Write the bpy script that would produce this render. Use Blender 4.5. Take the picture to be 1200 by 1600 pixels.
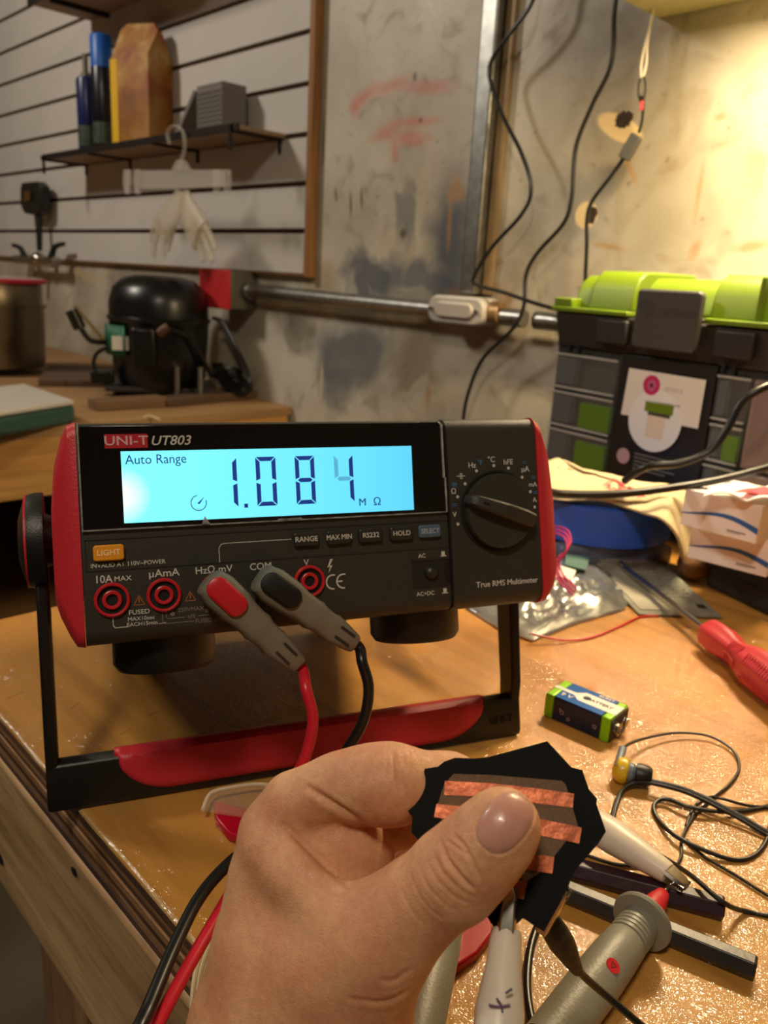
import bpy, bmesh, math, random
import numpy as np
from mathutils import Vector, Matrix
from mathutils import noise as mnoise
for _o in list(bpy.data.objects): bpy.data.objects.remove(_o)
sc = bpy.context.scene
COL = sc.collection
rnd = random.Random(7)

# ------------------------------------------------------------------ camera
# world: X along the wall (right), Y towards the wall, Z up, work bench top at z = 0, metres
CAMZ = .276
_f = 1250.
_d = 364.6/math.hypot(1, .059); _p = math.atan(_d/_f)
_n = np.array([-.059, 1.])/math.hypot(.059, 1); _nad = _n*_f/math.tan(_p)
_dn = np.array([_nad[0], _nad[1], _f]); _dn /= np.linalg.norm(_dn); _Z = -_dn
_F = np.array([0, 0, 1.]); _F = _F-_Z*(_F@_Z); _F /= np.linalg.norm(_F)
_R = np.cross(_dn, _F); _R = _R if _R[0] > 0 else -_R
_D = np.array([.6993262, -.71480267])
_X = _D[0]*_R+_D[1]*_F; _Y = -_D[1]*_R+_D[0]*_F
CW = np.array([_X, _Y, _Z])            # rows: world axes in camera (right, down, forward) coordinates
cam_d = bpy.data.cameras.new('camera'); cam = bpy.data.objects.new('camera', cam_d); COL.objects.link(cam)
sc.camera = cam
cam.matrix_world = Matrix([[CW[i][0], -CW[i][1], -CW[i][2], (0, 0, CAMZ)[i]] for i in range(3)]+[[0, 0, 0, 1]])
cam_d.sensor_fit = 'VERTICAL'; cam_d.sensor_height = 36; cam_d.lens = 36*_f/1600
cam_d.clip_start = .01; cam_d.clip_end = 50
cam_d.dof.use_dof = True; cam_d.dof.focus_distance = .30; cam_d.dof.aperture_fstop = cam_d.lens/1.7

def ray(x, y): return CW @ np.array([(x-600)/_f, (y-800)/_f, 1.])
def atD(x, y, d): return Vector(ray(x, y)*d)+Vector((0, 0, CAMZ))
def atZ(x, y, z=0.):
    r = ray(x, y); return Vector(r*((z-CAMZ)/r[2]))+Vector((0, 0, CAMZ))
def atY(x, y, Y):
    r = ray(x, y); return Vector(r*(Y/r[1]))+Vector((0, 0, CAMZ))
def atP(x, y, P0, n):
    r = Vector(ray(x, y)); c = Vector((0, 0, CAMZ)); return c+r*((Vector(P0)-c).dot(n)/r.dot(n))

# ------------------------------------------------------------------ exposure, world, lamps of the room
sc.view_settings.view_transform = 'Standard'; sc.view_settings.look = 'None'
sc.view_settings.gamma = 1; sc.view_settings.exposure = 0.0; sc.view_settings.use_curve_mapping = False
wd = bpy.data.worlds.new('world'); sc.world = wd; wd.use_nodes = True
wd.node_tree.nodes['Background'].inputs[0].default_value = (.75, .62, .5, 1)
wd.node_tree.nodes['Background'].inputs[1].default_value = .055

def area(name, loc, target, sx, sy, power, col):
    l = bpy.data.lights.new(name, 'AREA'); l.shape = 'RECTANGLE'; l.size = sx; l.size_y = sy; l.energy = power; l.color = col
    o = bpy.data.objects.new(name, l); COL.objects.link(o); o.location = loc
    o.rotation_euler = (Vector(target)-Vector(loc)).to_track_quat('-Z', 'Y').to_euler()
    return o
area('ceiling_light', (-2.35, -.55, 1.62), (-1.7, .8, 0), .30, .30, 21, (1, .90, .77))
area('ceiling_light', (.22, -.62, 1.50), (-.2, .4, 0), .22, .22, 11.5, (1, .86, .68))

# ------------------------------------------------------------------ materials
def S(r, g, b):
    f = lambda c: (c/255/12.92) if c/255 <= .04045 else ((c/255+.055)/1.055)**2.4
    return (f(r), f(g), f(b), 1)
def nd(nt, t, **kw):
    n = nt.nodes.new(t)
    for k, v in kw.items(): setattr(n, k, v)
    return n
def mat(name, col, rough=.5, metal=0., var=0., vscale=30., bump=0., bscale=200., spec=.5, coat=0., sss=0., trans=0., alpha=1., stretch=(1, 1, 1), detail=4.):
    m = bpy.data.materials.new(name); m.use_nodes = True; nt = m.node_tree; b = nt.nodes['Principled BSDF']
    b.inputs['Base Color'].default_value = col; b.inputs['Roughness'].default_value = rough; b.inputs['Metallic'].default_value = metal
    b.inputs['Specular IOR Level'].default_value = spec; b.inputs['Coat Weight'].default_value = coat
    b.inputs['Transmission Weight'].default_value = trans; b.inputs['Alpha'].default_value = alpha
    if sss: b.inputs['Subsurface Weight'].default_value = sss; b.inputs['Subsurface Radius'].default_value = (1, .35, .2); b.inputs['Subsurface Scale'].default_value = .006
    tc = nd(nt, 'ShaderNodeTexCoord'); mp = nd(nt, 'ShaderNodeMapping'); mp.inputs['Scale'].default_value = stretch
    nt.links.new(tc.outputs['Object'], mp.inputs['Vector'])
    if var:
        nz = nd(nt, 'ShaderNodeTexNoise'); nz.inputs['Scale'].default_value = vscale; nz.inputs['Detail'].default_value = detail
        nt.links.new(mp.outputs[0], nz.inputs['Vector'])
        mx = nd(nt, 'ShaderNodeMixRGB', blend_type='MULTIPLY'); mx.inputs[0].default_value = 1; mx.inputs[1].default_value = col
        cr = nd(nt, 'ShaderNodeValToRGB'); a = 1-var; cr.color_ramp.elements[0].color = (a, a, a, 1); cr.color_ramp.elements[1].color = (1+var*.4,)*3+(1,)
        cr.color_ramp.elements[0].position = .3; cr.color_ramp.elements[1].position = .7
        nt.links.new(nz.outputs['Fac'], cr.inputs[0]); nt.links.new(cr.outputs[0], mx.inputs[2]); nt.links.new(mx.outputs[0], b.inputs['Base Color'])
    if bump:
        nz = nd(nt, 'ShaderNodeTexNoise'); nz.inputs['Scale'].default_value = bscale; nz.inputs['Detail'].default_value = 3
        nt.links.new(mp.outputs[0], nz.inputs['Vector'])
        bp = nd(nt, 'ShaderNodeBump'); bp.inputs['Strength'].default_value = bump; bp.inputs['Distance'].default_value = .001
        nt.links.new(nz.outputs['Fac'], bp.inputs['Height']); nt.links.new(bp.outputs[0], b.inputs['Normal'])
    return m
def wood(name, c1, c2, rough=.5, axis='X', scale=14., coat=0., bump=.3, coatbump=0., knots=False, coatr=.2):
    m = mat(name, c1, rough, coat=coat); nt = m.node_tree; b = nt.nodes['Principled BSDF']; L = nt.links.new
    tc = nd(nt, 'ShaderNodeTexCoord'); mp = nd(nt, 'ShaderNodeMapping'); L(tc.outputs['Object'], mp.inputs[0])
    st = {'X': (.09, 1, 1), 'Y': (1, .09, 1), 'Z': (1, 1, .09)}[axis]; mp.inputs['Scale'].default_value = st
    n1 = nd(nt, 'ShaderNodeTexNoise'); n1.inputs['Scale'].default_value = scale; n1.inputs['Detail'].default_value = 6; n1.inputs['Distortion'].default_value = 1.2; L(mp.outputs[0], n1.inputs[0])
    n2 = nd(nt, 'ShaderNodeTexNoise'); n2.inputs['Scale'].default_value = scale*9; n2.inputs['Detail'].default_value = 5; L(mp.outputs[0], n2.inputs[0])
    cr = nd(nt, 'ShaderNodeValToRGB'); cr.color_ramp.elements[0].position = .32; cr.color_ramp.elements[1].position = .66
    cr.color_ramp.elements[0].color = c2; cr.color_ramp.elements[1].color = c1; L(n1.outputs['Fac'], cr.inputs[0])
    mx = nd(nt, 'ShaderNodeMixRGB', blend_type='MULTIPLY'); mx.inputs[0].default_value = .35; L(cr.outputs[0], mx.inputs[1])
    c3 = nd(nt, 'ShaderNodeValToRGB'); c3.color_ramp.elements[0].position = .35; c3.color_ramp.elements[0].color = (.35, .3, .25, 1); c3.color_ramp.elements[1].position = .55; L(n2.outputs['Fac'], c3.inputs[0])
    L(c3.outputs[0], mx.inputs[2]); L(mx.outputs[0], b.inputs['Base Color'])
    bp = nd(nt, 'ShaderNodeBump'); bp.inputs['Strength'].default_value = bump; bp.inputs['Distance'].default_value = .0005; L(n2.outputs['Fac'], bp.inputs['Height']); L(bp.outputs[0], b.inputs['Normal'])
    if coatbump:
        b.inputs['Coat Roughness'].default_value = coatr
        n3 = nd(nt, 'ShaderNodeTexNoise'); n3.inputs['Scale'].default_value = 480; n3.inputs['Detail'].default_value = 1.2; n3.inputs['Distortion'].default_value = 1.4; L(tc.outputs['Object'], n3.inputs[0])
        b2 = nd(nt, 'ShaderNodeBump'); b2.inputs['Strength'].default_value = coatbump; b2.inputs['Distance'].default_value = .0018; L(n3.outputs['Fac'], b2.inputs['Height']); L(b2.outputs[0], b.inputs['Coat Normal'])
    return m
M = dict(
 body=mat('meter_plastic', S(52, 50, 43), .45, bump=.25, bscale=1500), window=mat('window_black', S(17, 12, 13), .16, bump=.03, bscale=900),
 red=mat('red_rubber', S(204, 44, 56), .42, bump=.2, bscale=1200), black=mat('black_plastic', S(24, 23, 21), .42, bump=.2, bscale=900),
 deep=mat('black_void', S(8, 8, 8), .6), jackred=mat('jack_red', S(200, 30, 42), .35), dark=mat('charcoal_plastic', S(44, 43, 38), .4),
 print=mat('print_grey', S(205, 202, 190), .6), printdim=mat('print_dim', S(125, 114, 104), .6), printblue=mat('print_blue', S(70, 125, 170), .6), orange=mat('orange_rubber', S(235, 155, 35), .4), orangeprint=mat('orange_print', S(255, 226, 175), .5),
 amber=mat('amber_print', S(170, 100, 50), .6), bluebtn=mat('blue_rubber', S(78, 100, 122), .4), bluebtnp=mat('blue_button_print', S(175, 185, 195), .5),
 badge=mat('badge_red', S(190, 38, 52), .4), badgep=mat('badge_print', S(225, 180, 175), .5),
 gplug=mat('grey_plug', S(122, 116, 100), .5, bump=.2, bscale=800), cred=mat('red_cable', S(205, 32, 50), .35), cblk=mat('black_cable', S(22, 22, 21), .33),
 steel=mat('steel', S(190, 185, 175), .22, 1.), dullsteel=mat('galvanised', S(165, 165, 160), .38, 1., var=.25, vscale=60), copper=mat('copper_tape', S(186, 98, 60), .42, .45, var=.2, vscale=120, bump=.6, bscale=160),
 tape=mat('black_tape', S(9, 9, 9), .75, bump=.2, bscale=400, spec=.2), foam=mat('conductive_foam', S(112, 88, 66), .9, var=.2, vscale=900, bump=.4, bscale=1800),
 whitebg=mat('white_boot', S(226, 214, 196), .38, sss=.15, var=.06, vscale=60), green=mat('lime_plastic', S(104, 128, 10), .45), tgrey=mat('toolbox_grey', S(72, 69, 64), .42), tdark=mat('toolbox_dark', S(40, 35, 31), .5),
 clear=mat('clear_plastic', S(215, 218, 210), .1, alpha=.09, bump=.1, bscale=60), clear2=mat('cloudy_plastic', S(225, 220, 205), .2, alpha=.45, bump=.4, bscale=90),
 paper=mat('white_paper', S(225, 218, 205), .6), card=mat('white_card', S(238, 232, 226), .55), cardside=mat('cream_card', S(226, 208, 182), .6), blueprint=mat('blue_ink', S(40, 100, 170), .5), greyprint=mat('grey_ink', S(120, 118, 112), .6),
 pink=mat('magenta_ink', S(190, 40, 95), .5), blue=mat('blue_tape', S(40, 92, 205), .38, var=.06, vscale=20), canvas=mat('canvas_cloth', S(208, 190, 150), .85, var=.1, vscale=40, bump=.6, bscale=700),
 redink=mat('red_ink', S(205, 60, 70), .7), pcb=mat('grey_board', S(150, 150, 135), .4, .35, var=.35, vscale=90, bump=.4, bscale=160), foil=mat('foil_bag', S(178, 180, 178), .24, .8, var=.2, vscale=30, bump=.6, bscale=22),
 sdred=mat('screwdriver_red', S(186, 52, 60), .42), batgreen=mat('battery_green', S(140, 205, 20), .35, .2), batblue=mat('battery_blue', S(28, 98, 180), .28, .3), batnavy=mat('battery_navy', S(22, 32, 58), .35, .2), white=mat('white_plastic', S(232, 230, 222), .4),
 yellow=mat('yellow_plastic', S(225, 190, 40), .3), bluegrey=mat('blue_grey_plastic', S(115, 130, 145), .35), purple=mat('dark_purple_stick', S(50, 26, 38), .42, var=.3, vscale=40, bump=.2, bscale=200), graph=mat('graphite_stick', S(40, 37, 35), .38, var=.3, vscale=50, bump=.2, bscale=200),
 slat=mat('slat_white', S(198, 193, 186), .6, var=.07, vscale=5), groove=mat('slat_groove', S(88, 58, 36), .8), shelf=mat('shelf_board', S(150, 122, 92), .7, var=.1), shelfm=mat('shelf_metal', S(45, 38, 34), .5, .5),
 canb=mat('spray_navy', S(22, 32, 86), .3), cana=mat('spray_black', S(20, 20, 34), .3, var=.6, vscale=18), capb=mat('spray_cap_blue', S(24, 96, 190), .4), foamg=mat('grey_foam', S(120, 115, 110), .9, bump=.5, bscale=500), pouchy=mat('pouch_yellow', S(225, 180, 30), .5),
 comp=mat('compressor_black', S(14, 14, 14), .32, bump=.15, bscale=30), pot=mat('pot_steel', S(130, 118, 98), .33, 1., var=.15, vscale=20), potred=mat('pot_red', S(185, 20, 50), .4), emer=mat('green_sticker', S(20, 100, 70), .4), boxred=mat('box_red', S(195, 40, 44), .5), boxgrey=mat('box_grey', S(110, 105, 90), .5, .4),
 traywhite=mat('tray_white', S(205, 200, 190), .35), traygreen=mat('tray_green', S(52, 84, 74), .3), latex=mat('latex', S(215, 205, 180), .4, alpha=.42), cream=mat('cream_wire', S(215, 195, 150), .5), whitewire=mat('white_wire', S(235, 225, 205), .4), redglass=mat('red_plastic', S(185, 6, 38), .35, coat=.15, spec=.35),
)
M['latexclear'] = mat('hanger_plastic', S(225, 220, 210), .15, alpha=.32)

# ------------------------------------------------------------------ mesh helpers
def frame(o, z, x=None):
    z = Vector(z).normalized(); x = Vector(x) if x is not None else (Vector((1, 0, 0)) if abs(z.x) < .8 else Vector((0, 1, 0)))
    x = (x-z*x.dot(z)).normalized(); y = z.cross(x)
    return Matrix(((x.x, y.x, z.x, o[0]), (x.y, y.y, z.y, o[1]), (x.z, y.z, z.z, o[2]), (0, 0, 0, 1)))
def smooth_path(pts, n=8):
    P = [Vector(p) for p in pts]
    if len(P) < 3: return P
    out = []
    for i in range(len(P)-1):
        p0 = P[max(i-1, 0)]; p1 = P[i]; p2 = P[i+1]; p3 = P[min(i+2, len(P)-1)]
        for k in range(n):
            t = k/n; out.append(.5*((2*p1)+(p2-p0)*t+(2*p0-5*p1+4*p2-p3)*t*t+(3*p1-p0-3*p2+p3)*t**3))
    out.append(P[-1]); return out
class MB:
    def __init__(s): s.bm = bmesh.new(); s.mi = 0
    def _add(s, vs, fs):
        V = [s.bm.verts.new(v) for v in vs]
        for f in fs:
            try: q = s.bm.faces.new([V[i] for i in f]); q.material_index = s.mi
            except ValueError: pass
        return V
    def box(s, size, c=(0, 0, 0), mtx=None):
        x, y, z = [a/2 for a in size]; mt = (mtx or Matrix()) @ Matrix.Translation(c)
        s._add([mt @ Vector((i*x, j*y, k*z)) for k in (-1, 1) for j in (-1, 1) for i in (-1, 1)], [(0, 2, 3, 1), (4, 5, 7, 6), (0, 1, 5, 4), (2, 6, 7, 3), (0, 4, 6, 2), (1, 3, 7, 5)]); return s
    def bb(s, x0, x1, y0, y1, z0, z1, mtx=None): return s.box((x1-x0, y1-y0, z1-z0), ((x0+x1)/2, (y0+y1)/2, (z0+z1)/2), mtx)
    def lathe(s, prof, mtx=None, seg=32, cap=True, sx=1, sy=1):
        mt = mtx or Matrix(); vs = []; n = len(prof)
        for r, z in prof:
            for k in range(seg): a = 2*math.pi*k/seg; vs.append(mt @ Vector((r*math.cos(a)*sx, r*math.sin(a)*sy, z)))
        fs = [(i*seg+k, i*seg+(k+1) % seg, (i+1)*seg+(k+1) % seg, (i+1)*seg+k) for i in range(n-1) for k in range(seg)]
        if cap: fs += [tuple(reversed(range(seg))), tuple(range((n-1)*seg, n*seg))]
        s._add(vs, fs); return s
    def cyl(s, a, b, r, r2=None, seg=24):
        a = Vector(a); b = Vector(b); return s.lathe([(r, 0), (r if r2 is None else r2, (b-a).length)], frame(a, b-a), seg)
    def prism(s, poly, z0, z1, mtx=None):
        mt = mtx or Matrix(); n = len(poly)
        vs = [mt @ Vector((p[0], p[1], z)) for z in (z0, z1) for p in poly]
        s._add(vs, [tuple(reversed(range(n))), tuple(range(n, 2*n))]+[(i, (i+1) % n, n+(i+1) % n, n+i) for i in range(n)]); return s
    def loft(s, rings, cap=True, closed=True):
        n = len(rings[0]); vs = [Vector(p) for r in rings for p in r]; m = n if closed else n-1
        fs = [(i*n+k, i*n+(k+1) % n, (i+1)*n+(k+1) % n, (i+1)*n+k) for i in range(len(rings)-1) for k in range(m)]
        if cap: fs += [tuple(reversed(range(n))), tuple(range((len(rings)-1)*n, len(rings)*n))]
        s._add(vs, fs); return s
    def tube(s, pts, r, seg=10, n=8, flat=1., rr=None, up=None):
        P = smooth_path(pts, n); rings = []; x = None; N = len(P)
        for i, p in enumerate(P):
            t = (P[min(i+1, N-1)]-P[max(i-1, 0)])
            if t.length < 1e-9: t = Vector((0, 0, 1))
            t.normalize()
            if x is None: x = Vector(up) if up else (Vector((0, 0, 1)) if abs(t.z) < .9 else Vector((1, 0, 0)))
            x = (x-t*x.dot(t)).normalized(); y = t.cross(x); q = r if rr is None else rr(i/(N-1))
            rings.append([p+x*(q*math.cos(2*math.pi*k/seg)*flat)+y*(q*math.sin(2*math.pi*k/seg)) for k in range(seg)])
        return s.loft(rings)
    def sphere(s, c, r, seg=20, mtx=None, sc3=(1, 1, 1)):
        mt = (mtx or Matrix()) @ Matrix.Translation(c) @ Matrix.Diagonal((*sc3, 1)); n = seg//2
        return s.lathe([(max(r*math.sin(math.pi*i/n), r*1e-3), -r*math.cos(math.pi*i/n)) for i in range(n+1)], mt, seg)
    def text(s, t, size, mtx, ext=.00012, bold=0., align='CENTER', shear=0., sx=1.):
        cu = bpy.data.curves.new('t', 'FONT'); cu.body = t; cu.size = 1; cu.extrude = ext/size; cu.offset = 0; cu.align_x = align; cu.align_y = 'CENTER'; cu.shear = shear; cu.resolution_u = 3
        ob = bpy.data.objects.new('t', cu); me = ob.to_mesh(); mt = mtx @ Matrix.Diagonal((sx*size, size, size, 1))
        for q_, (ox, oy) in enumerate(((0, 0),) if bold <= 0 else ((bold*.8, 0), (-bold*.8, 0), (0, bold*.6), (0, -bold*.6))):
            s._add([mt @ (v.co+Vector((ox, oy, q_*.00002/size))) for v in me.vertices], [tuple(p.vertices) for p in me.polygons])
        ob.to_mesh_clear(); bpy.data.objects.remove(ob); bpy.data.curves.remove(cu); return s
    def build(s, name, m, parent=None, bevel=0., seg=2, smooth=35, loc=None, **tags):
        bm = s.bm; bmesh.ops.recalc_face_normals(bm, faces=bm.faces)
        c = None
        if parent is None and loc is not None:
            c = Vector(loc); bmesh.ops.translate(bm, verts=bm.verts, vec=-c)
        me = bpy.data.meshes.new(name); bm.to_mesh(me); bm.free()
        for q in (m if isinstance(m, (list, tuple)) else [m]): me.materials.append(M[q] if isinstance(q, str) else q)
        if smooth: me.shade_smooth(); me.set_sharp_from_angle(angle=math.radians(smooth))
        o = bpy.data.objects.new(name, me); COL.objects.link(o)
        if parent: o.parent = parent
        if c is not None: o.location = c
        if bevel:
            b = o.modifiers.new('bevel', 'BEVEL'); b.width = bevel; b.segments = seg; b.limit_method = 'ANGLE'; b.angle_limit = math.radians(40); b.harden_normals = False
        for k, v in tags.items(): o[k] = v
        return o
def thing(name, label, cat, loc=(0, 0, 0), rot=None, group=None):
    o = bpy.data.objects.new(name, None); COL.objects.link(o); o.empty_display_size = .02
    if rot is not None: o.matrix_world = Matrix.Translation(loc) @ rot.to_4x4()
    else: o.location = loc
    o['label'] = label; o['category'] = cat
    if group: o['group'] = group
    return o
def tag(o, label, cat, group=None):
    o['label'] = label; o['category'] = cat
    if group: o['group'] = group
    return o
def rrect(w, h, r, n=5, cx=0, cy=0):
    P = []
    for qx, qy, a0 in ((1, 1, 0), (-1, 1, 90), (-1, -1, 180), (1, -1, 270)):
        for k in range(n+1):
            a = math.radians(a0+90*k/n); P.append((cx+qx*(w/2-r)+r*math.cos(a), cy+qy*(h/2-r)+r*math.sin(a)))
    return P
def rel(parent, p): return parent.matrix_basis.inverted() @ Vector(p)
# ------------------------------------------------------------------ setting
WY = 1.1
def wall_mat():
    m = mat('old_painted_concrete', S(185, 176, 155), .55); nt = m.node_tree; b = nt.nodes['Principled BSDF']; L = nt.links.new
    tc = nd(nt, 'ShaderNodeTexCoord')
    def noise(sc_, det=5, dist=0.):
        n = nd(nt, 'ShaderNodeTexNoise'); n.inputs['Scale'].default_value = sc_; n.inputs['Detail'].default_value = det; n.inputs['Distortion'].default_value = dist; L(tc.outputs['Object'], n.inputs[0]); return n
    n1 = noise(3.2, 8, .6); n2 = noise(14, 8, 1.); n3 = noise(60, 6)
    cr = nd(nt, 'ShaderNodeValToRGB'); e = cr.color_ramp.elements; e[0].position = .3; e[0].color = S(140, 131, 112); e[1].position = .68; e[1].color = S(200, 193, 176); L(n1.outputs['Fac'], cr.inputs[0])
    cur = cr.outputs[0]
    def mixin(fac, colr, amt=1.):
        nonlocal cur
        mul = nd(nt, 'ShaderNodeMath', operation='MULTIPLY'); L(fac, mul.inputs[0]); mul.inputs[1].default_value = amt
        mx = nd(nt, 'ShaderNodeMixRGB'); L(mul.outputs[0], mx.inputs[0]); L(cur, mx.inputs[1]); mx.inputs[2].default_value = colr; cur = mx.outputs[0]
    def ramp(o, a, bb_):
        r = nd(nt, 'ShaderNodeMapRange'); r.inputs['From Min'].default_value = a; r.inputs['From Max'].default_value = bb_; L(o, r.inputs[0]); return r.outputs[0]
    mixin(ramp(n2.outputs['Fac'], .56, .72), S(120, 100, 72), .5)
    mixin(ramp(n3.outputs['Fac'], .62, .75), S(80, 66, 48), .45)
    # worn paint marks with their own shapes
    dv = nd(nt, 'ShaderNodeVectorMath', operation='ADD'); nz = noise(9, 5, .5); sb = nd(nt, 'ShaderNodeVectorMath', operation='SUBTRACT'); L(nz.outputs['Color'], sb.inputs[0]); sb.inputs[1].default_value = (.5, .5, .5)
    scl = nd(nt, 'ShaderNodeVectorMath', operation='SCALE'); scl.inputs['Scale'].default_value = .16; L(sb.outputs[0], scl.inputs[0]); L(tc.outputs['Object'], dv.inputs[0]); L(scl.outputs[0], dv.inputs[1])
    def blob(px, py, rx, ry, rot, colr, amt, soft=.5, warp=True):
        c = atY(px, py, WY); k = 1.13/1000*(c.y/1.1)*1.1
        s1 = nd(nt, 'ShaderNodeVectorMath', operation='SUBTRACT'); L((dv if warp else tc).outputs[0 if warp else 'Object'], s1.inputs[0]); s1.inputs[1].default_value = c
        vr = nd(nt, 'ShaderNodeVectorRotate', rotation_type='Y_AXIS'); vr.inputs['Angle'].default_value = math.radians(rot); L(s1.outputs[0], vr.inputs[0])
        ml = nd(nt, 'ShaderNodeVectorMath', operation='MULTIPLY'); L(vr.outputs[0], ml.inputs[0]); ml.inputs[1].default_value = (1/(rx*k*1.35), 0, 1/(ry*k))
        ln = nd(nt, 'ShaderNodeVectorMath', operation='LENGTH'); L(ml.outputs[0], ln.inputs[0])
        mixin(ramp(ln.outputs['Value'], 1., soft), colr, amt)
    bl = S(92, 98, 104); bl2 = S(70, 78, 92)
    blob(580, 428, 66, 46, 0, bl2, .85); blob(632, 340, 14, 60, 5, bl2, .55); blob(708, 370, 46, 95, 0, bl2, .8, .3); blob(680, 440, 90, 34, 0, bl2, .75)
    blob(640, 395, 14, 45, 8, S(160, 152, 132), .7); blob(545, 555, 90, 70, 20, bl, .8); blob(600, 480, 130, 25, 0, bl, .5); blob(520, 610, 40, 60, 0, bl, .6); blob(880, 330, 60, 60, 0, bl, .55, .1)
    blob(500, 450, 40, 60, 0, S(150, 130, 90), .5); blob(650, 560, 60, 60, 0, S(120, 104, 76), .5); blob(470, 520, 35, 50, 0, S(104, 98, 84), .6); blob(420, 460, 40, 40, 0, S(150, 120, 80), .4)
    pk = S(206, 96, 82)
    for a in ((570, 150, 34, 15, 25), (612, 134, 42, 14, 8), (670, 136, 52, 14, -5), (555, 166, 13, 22, 0), (650, 190, 56, 10, -3), (600, 208, 34, 14, 12), (640, 216, 44, 16, -4), (617, 238, 7, 20, 12)): blob(*a, pk, .5, .2, warp=False)
    br = S(190, 140, 70)
    blob(712, 295, 16, 18, 0, br, .6); blob(702, 350, 4, 50, 2, br, .5, warp=False)
    for a in ((565, 310, 3, 22, 8), (548, 320, 3, 26, 5), (525, 305, 3, 16, 10), (630, 365, 8, 10, 0), (648, 120, 4, 8, 0), (657, 188, 4, 4, 0), (505, 225, 3, 60, 0)): blob(*a, S(60, 48, 32), .8, .3, warp=False)
    for a in ((740, 455, 60, 14, 8), (790, 470, 16, 20, 0), (985, 265, 4, 26, 35), (1092, 300, 3, 40, 0), (1086, 390, 6, 16, -20), (1175, 385, 20, 8, 10), (1125, 183, 7, 6, 0), (1040, 45, 8, 8, 0), (950, 385, 24, 4, -8), (670, 610, 6, 40, 0)): blob(*a, S(150, 110, 60), .6, .3, warp=False)
    blob(502, 600, 5, 50, 0, S(200, 185, 155), .7, .5, warp=False); blob(650, 605, 40, 8, 10, S(190, 178, 150), .6, .3); blob(140, 430, 120, 14, 3, S(196, 170, 120), .5)
    # chipped plaster round the two holes
    blob(968, 200, 27, 14, -25, S(215, 186, 130), .9, .8, warp=False); blob(916, 336, 13, 17, 0, S(215, 190, 140), .9, .8, warp=False)
    L(cur, b.inputs['Base Color'])
    rr = ramp(n2.outputs['Fac'], .3, .7); rm = nd(nt, 'ShaderNodeMapRange'); rm.inputs['To Min'].default_value = .32; rm.inputs['To Max'].default_value = .62; L(n2.outputs['Fac'], rm.inputs[0]); L(rm.outputs[0], b.inputs['Roughness'])
    bp = nd(nt, 'ShaderNodeBump'); bp.inputs['Strength'].default_value = .35; bp.inputs['Distance'].default_value = .004; L(n2.outputs['Fac'], bp.inputs['Height']); L(bp.outputs[0], b.inputs['Normal'])
    return m
MW = wall_mat()
def struct(name, mb, m, **k): o = mb.build(name, m, **k); o['kind'] = 'structure'; return o
struct('wall_back', MB().bb(-4.4, 1.6, WY, WY+.12, -.9, 1.75), MW, smooth=0)
struct('wall_left', MB().bb(-4.52, -4.4, -2.6, WY+.12, -.9, 1.75), mat('plaster', S(165, 155, 135), .8, var=.15, vscale=4), smooth=0)
struct('wall_right', MB().bb(1.6, 1.72, -2.6, WY+.12, -.9, 1.75), mat('plaster_right', S(165, 155, 135), .8, var=.15, vscale=4), smooth=0)
struct('wall_front', MB().bb(-4.52, 1.72, -2.72, -2.6, -.9, 1.75), mat('plaster_front', S(165, 155, 135), .8, var=.15, vscale=4), smooth=0)
struct('floor', MB().bb(-4.52, 1.72, -2.72, WY+.12, -1., -.9), mat('concrete_floor', S(92, 86, 76), .7, var=.3, vscale=6, bump=.3, bscale=60), smooth=0)
struct('ceiling', MB().bb(-4.52, 1.72, -2.72, WY+.12, 1.75, 1.85), mat('ceiling_board', S(170, 160, 140), .8, var=.1, vscale=3), smooth=0)

# ------------------------------------------------------------------ work bench (front edge at y=.142, left end at x=-.625)
WB = thing('workbench', 'varnished plywood workbench carrying the multimeter, with a solid wood apron', 'workbench', (-.1, .6, -.9))
o_ = Vector((-.1, .6, -.9))
def wb(mb, name, m, **k): bmesh.ops.translate(mb.bm, verts=mb.bm.verts, vec=-o_); return mb.build(name, m, WB, **k)
M['top'] = wood('varnished_ply', S(206, 150, 72), S(190, 134, 60), .42, 'X', 7., coat=.9, bump=.1, coatbump=.46, coatr=.008); M['top'].node_tree.nodes['Principled BSDF'].inputs['Coat IOR'].default_value = 1.75; M['top'].node_tree.nodes['Principled BSDF'].inputs['Specular IOR Level'].default_value = .15
M['ply'] = wood('ply_edge', S(150, 112, 72), S(88, 58, 38), .6, 'X', 60., bump=1.)
M['apron'] = wood('apron_wood', S(206, 172, 126), S(156, 120, 82), .5, 'X', 26., bump=.4)
M['legw'] = wood('leg_wood', S(170, 130, 92), S(120, 86, 58), .6, 'Z', 16., bump=.3)
M['plydark'] = wood('ply_dark_layer', S(105, 72, 48), S(60, 38, 24), .7, 'X', 60., bump=1.)
M['plylight'] = wood('ply_light_layer', S(170, 130, 86), S(120, 84, 52), .6, 'X', 60., bump=1.)
wb(MB().bb(-.625, 1.2, .142, WY-.002, -.004, 0), 'top_veneer', 'top', bevel=.0026)
nl = 7
for i in range(nl):
    z1 = -.004-i*.0042; dy = .0012*((i*7) % 3)/2
    wb(MB().bb(-.624, 1.2, .1425+dy, WY-.003, z1-.0042, z1), 'ply_layer', ['plydark', 'plylight'][i % 2])
zb = -.004-nl*.0042
wb(MB().bb(-.624, 1.2, .1405, .178, -.142, zb), 'apron', 'apron', bevel=.003)
wb(MB().bb(-.624, -.588, .18, WY-.01, -.142, zb), 'side_rail', 'apron', bevel=.003)
for y in (.185, 1.0): 
    for x in (-.57, 1.05):
        wb(MB().bb(x, x+.085, y, y+.085, -.9, zb), 'leg', 'legw', bevel=.003)
M['bead'] = mat('varnish_bead', S(196, 158, 104), .12, bump=1., bscale=260, coat=1.)
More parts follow.
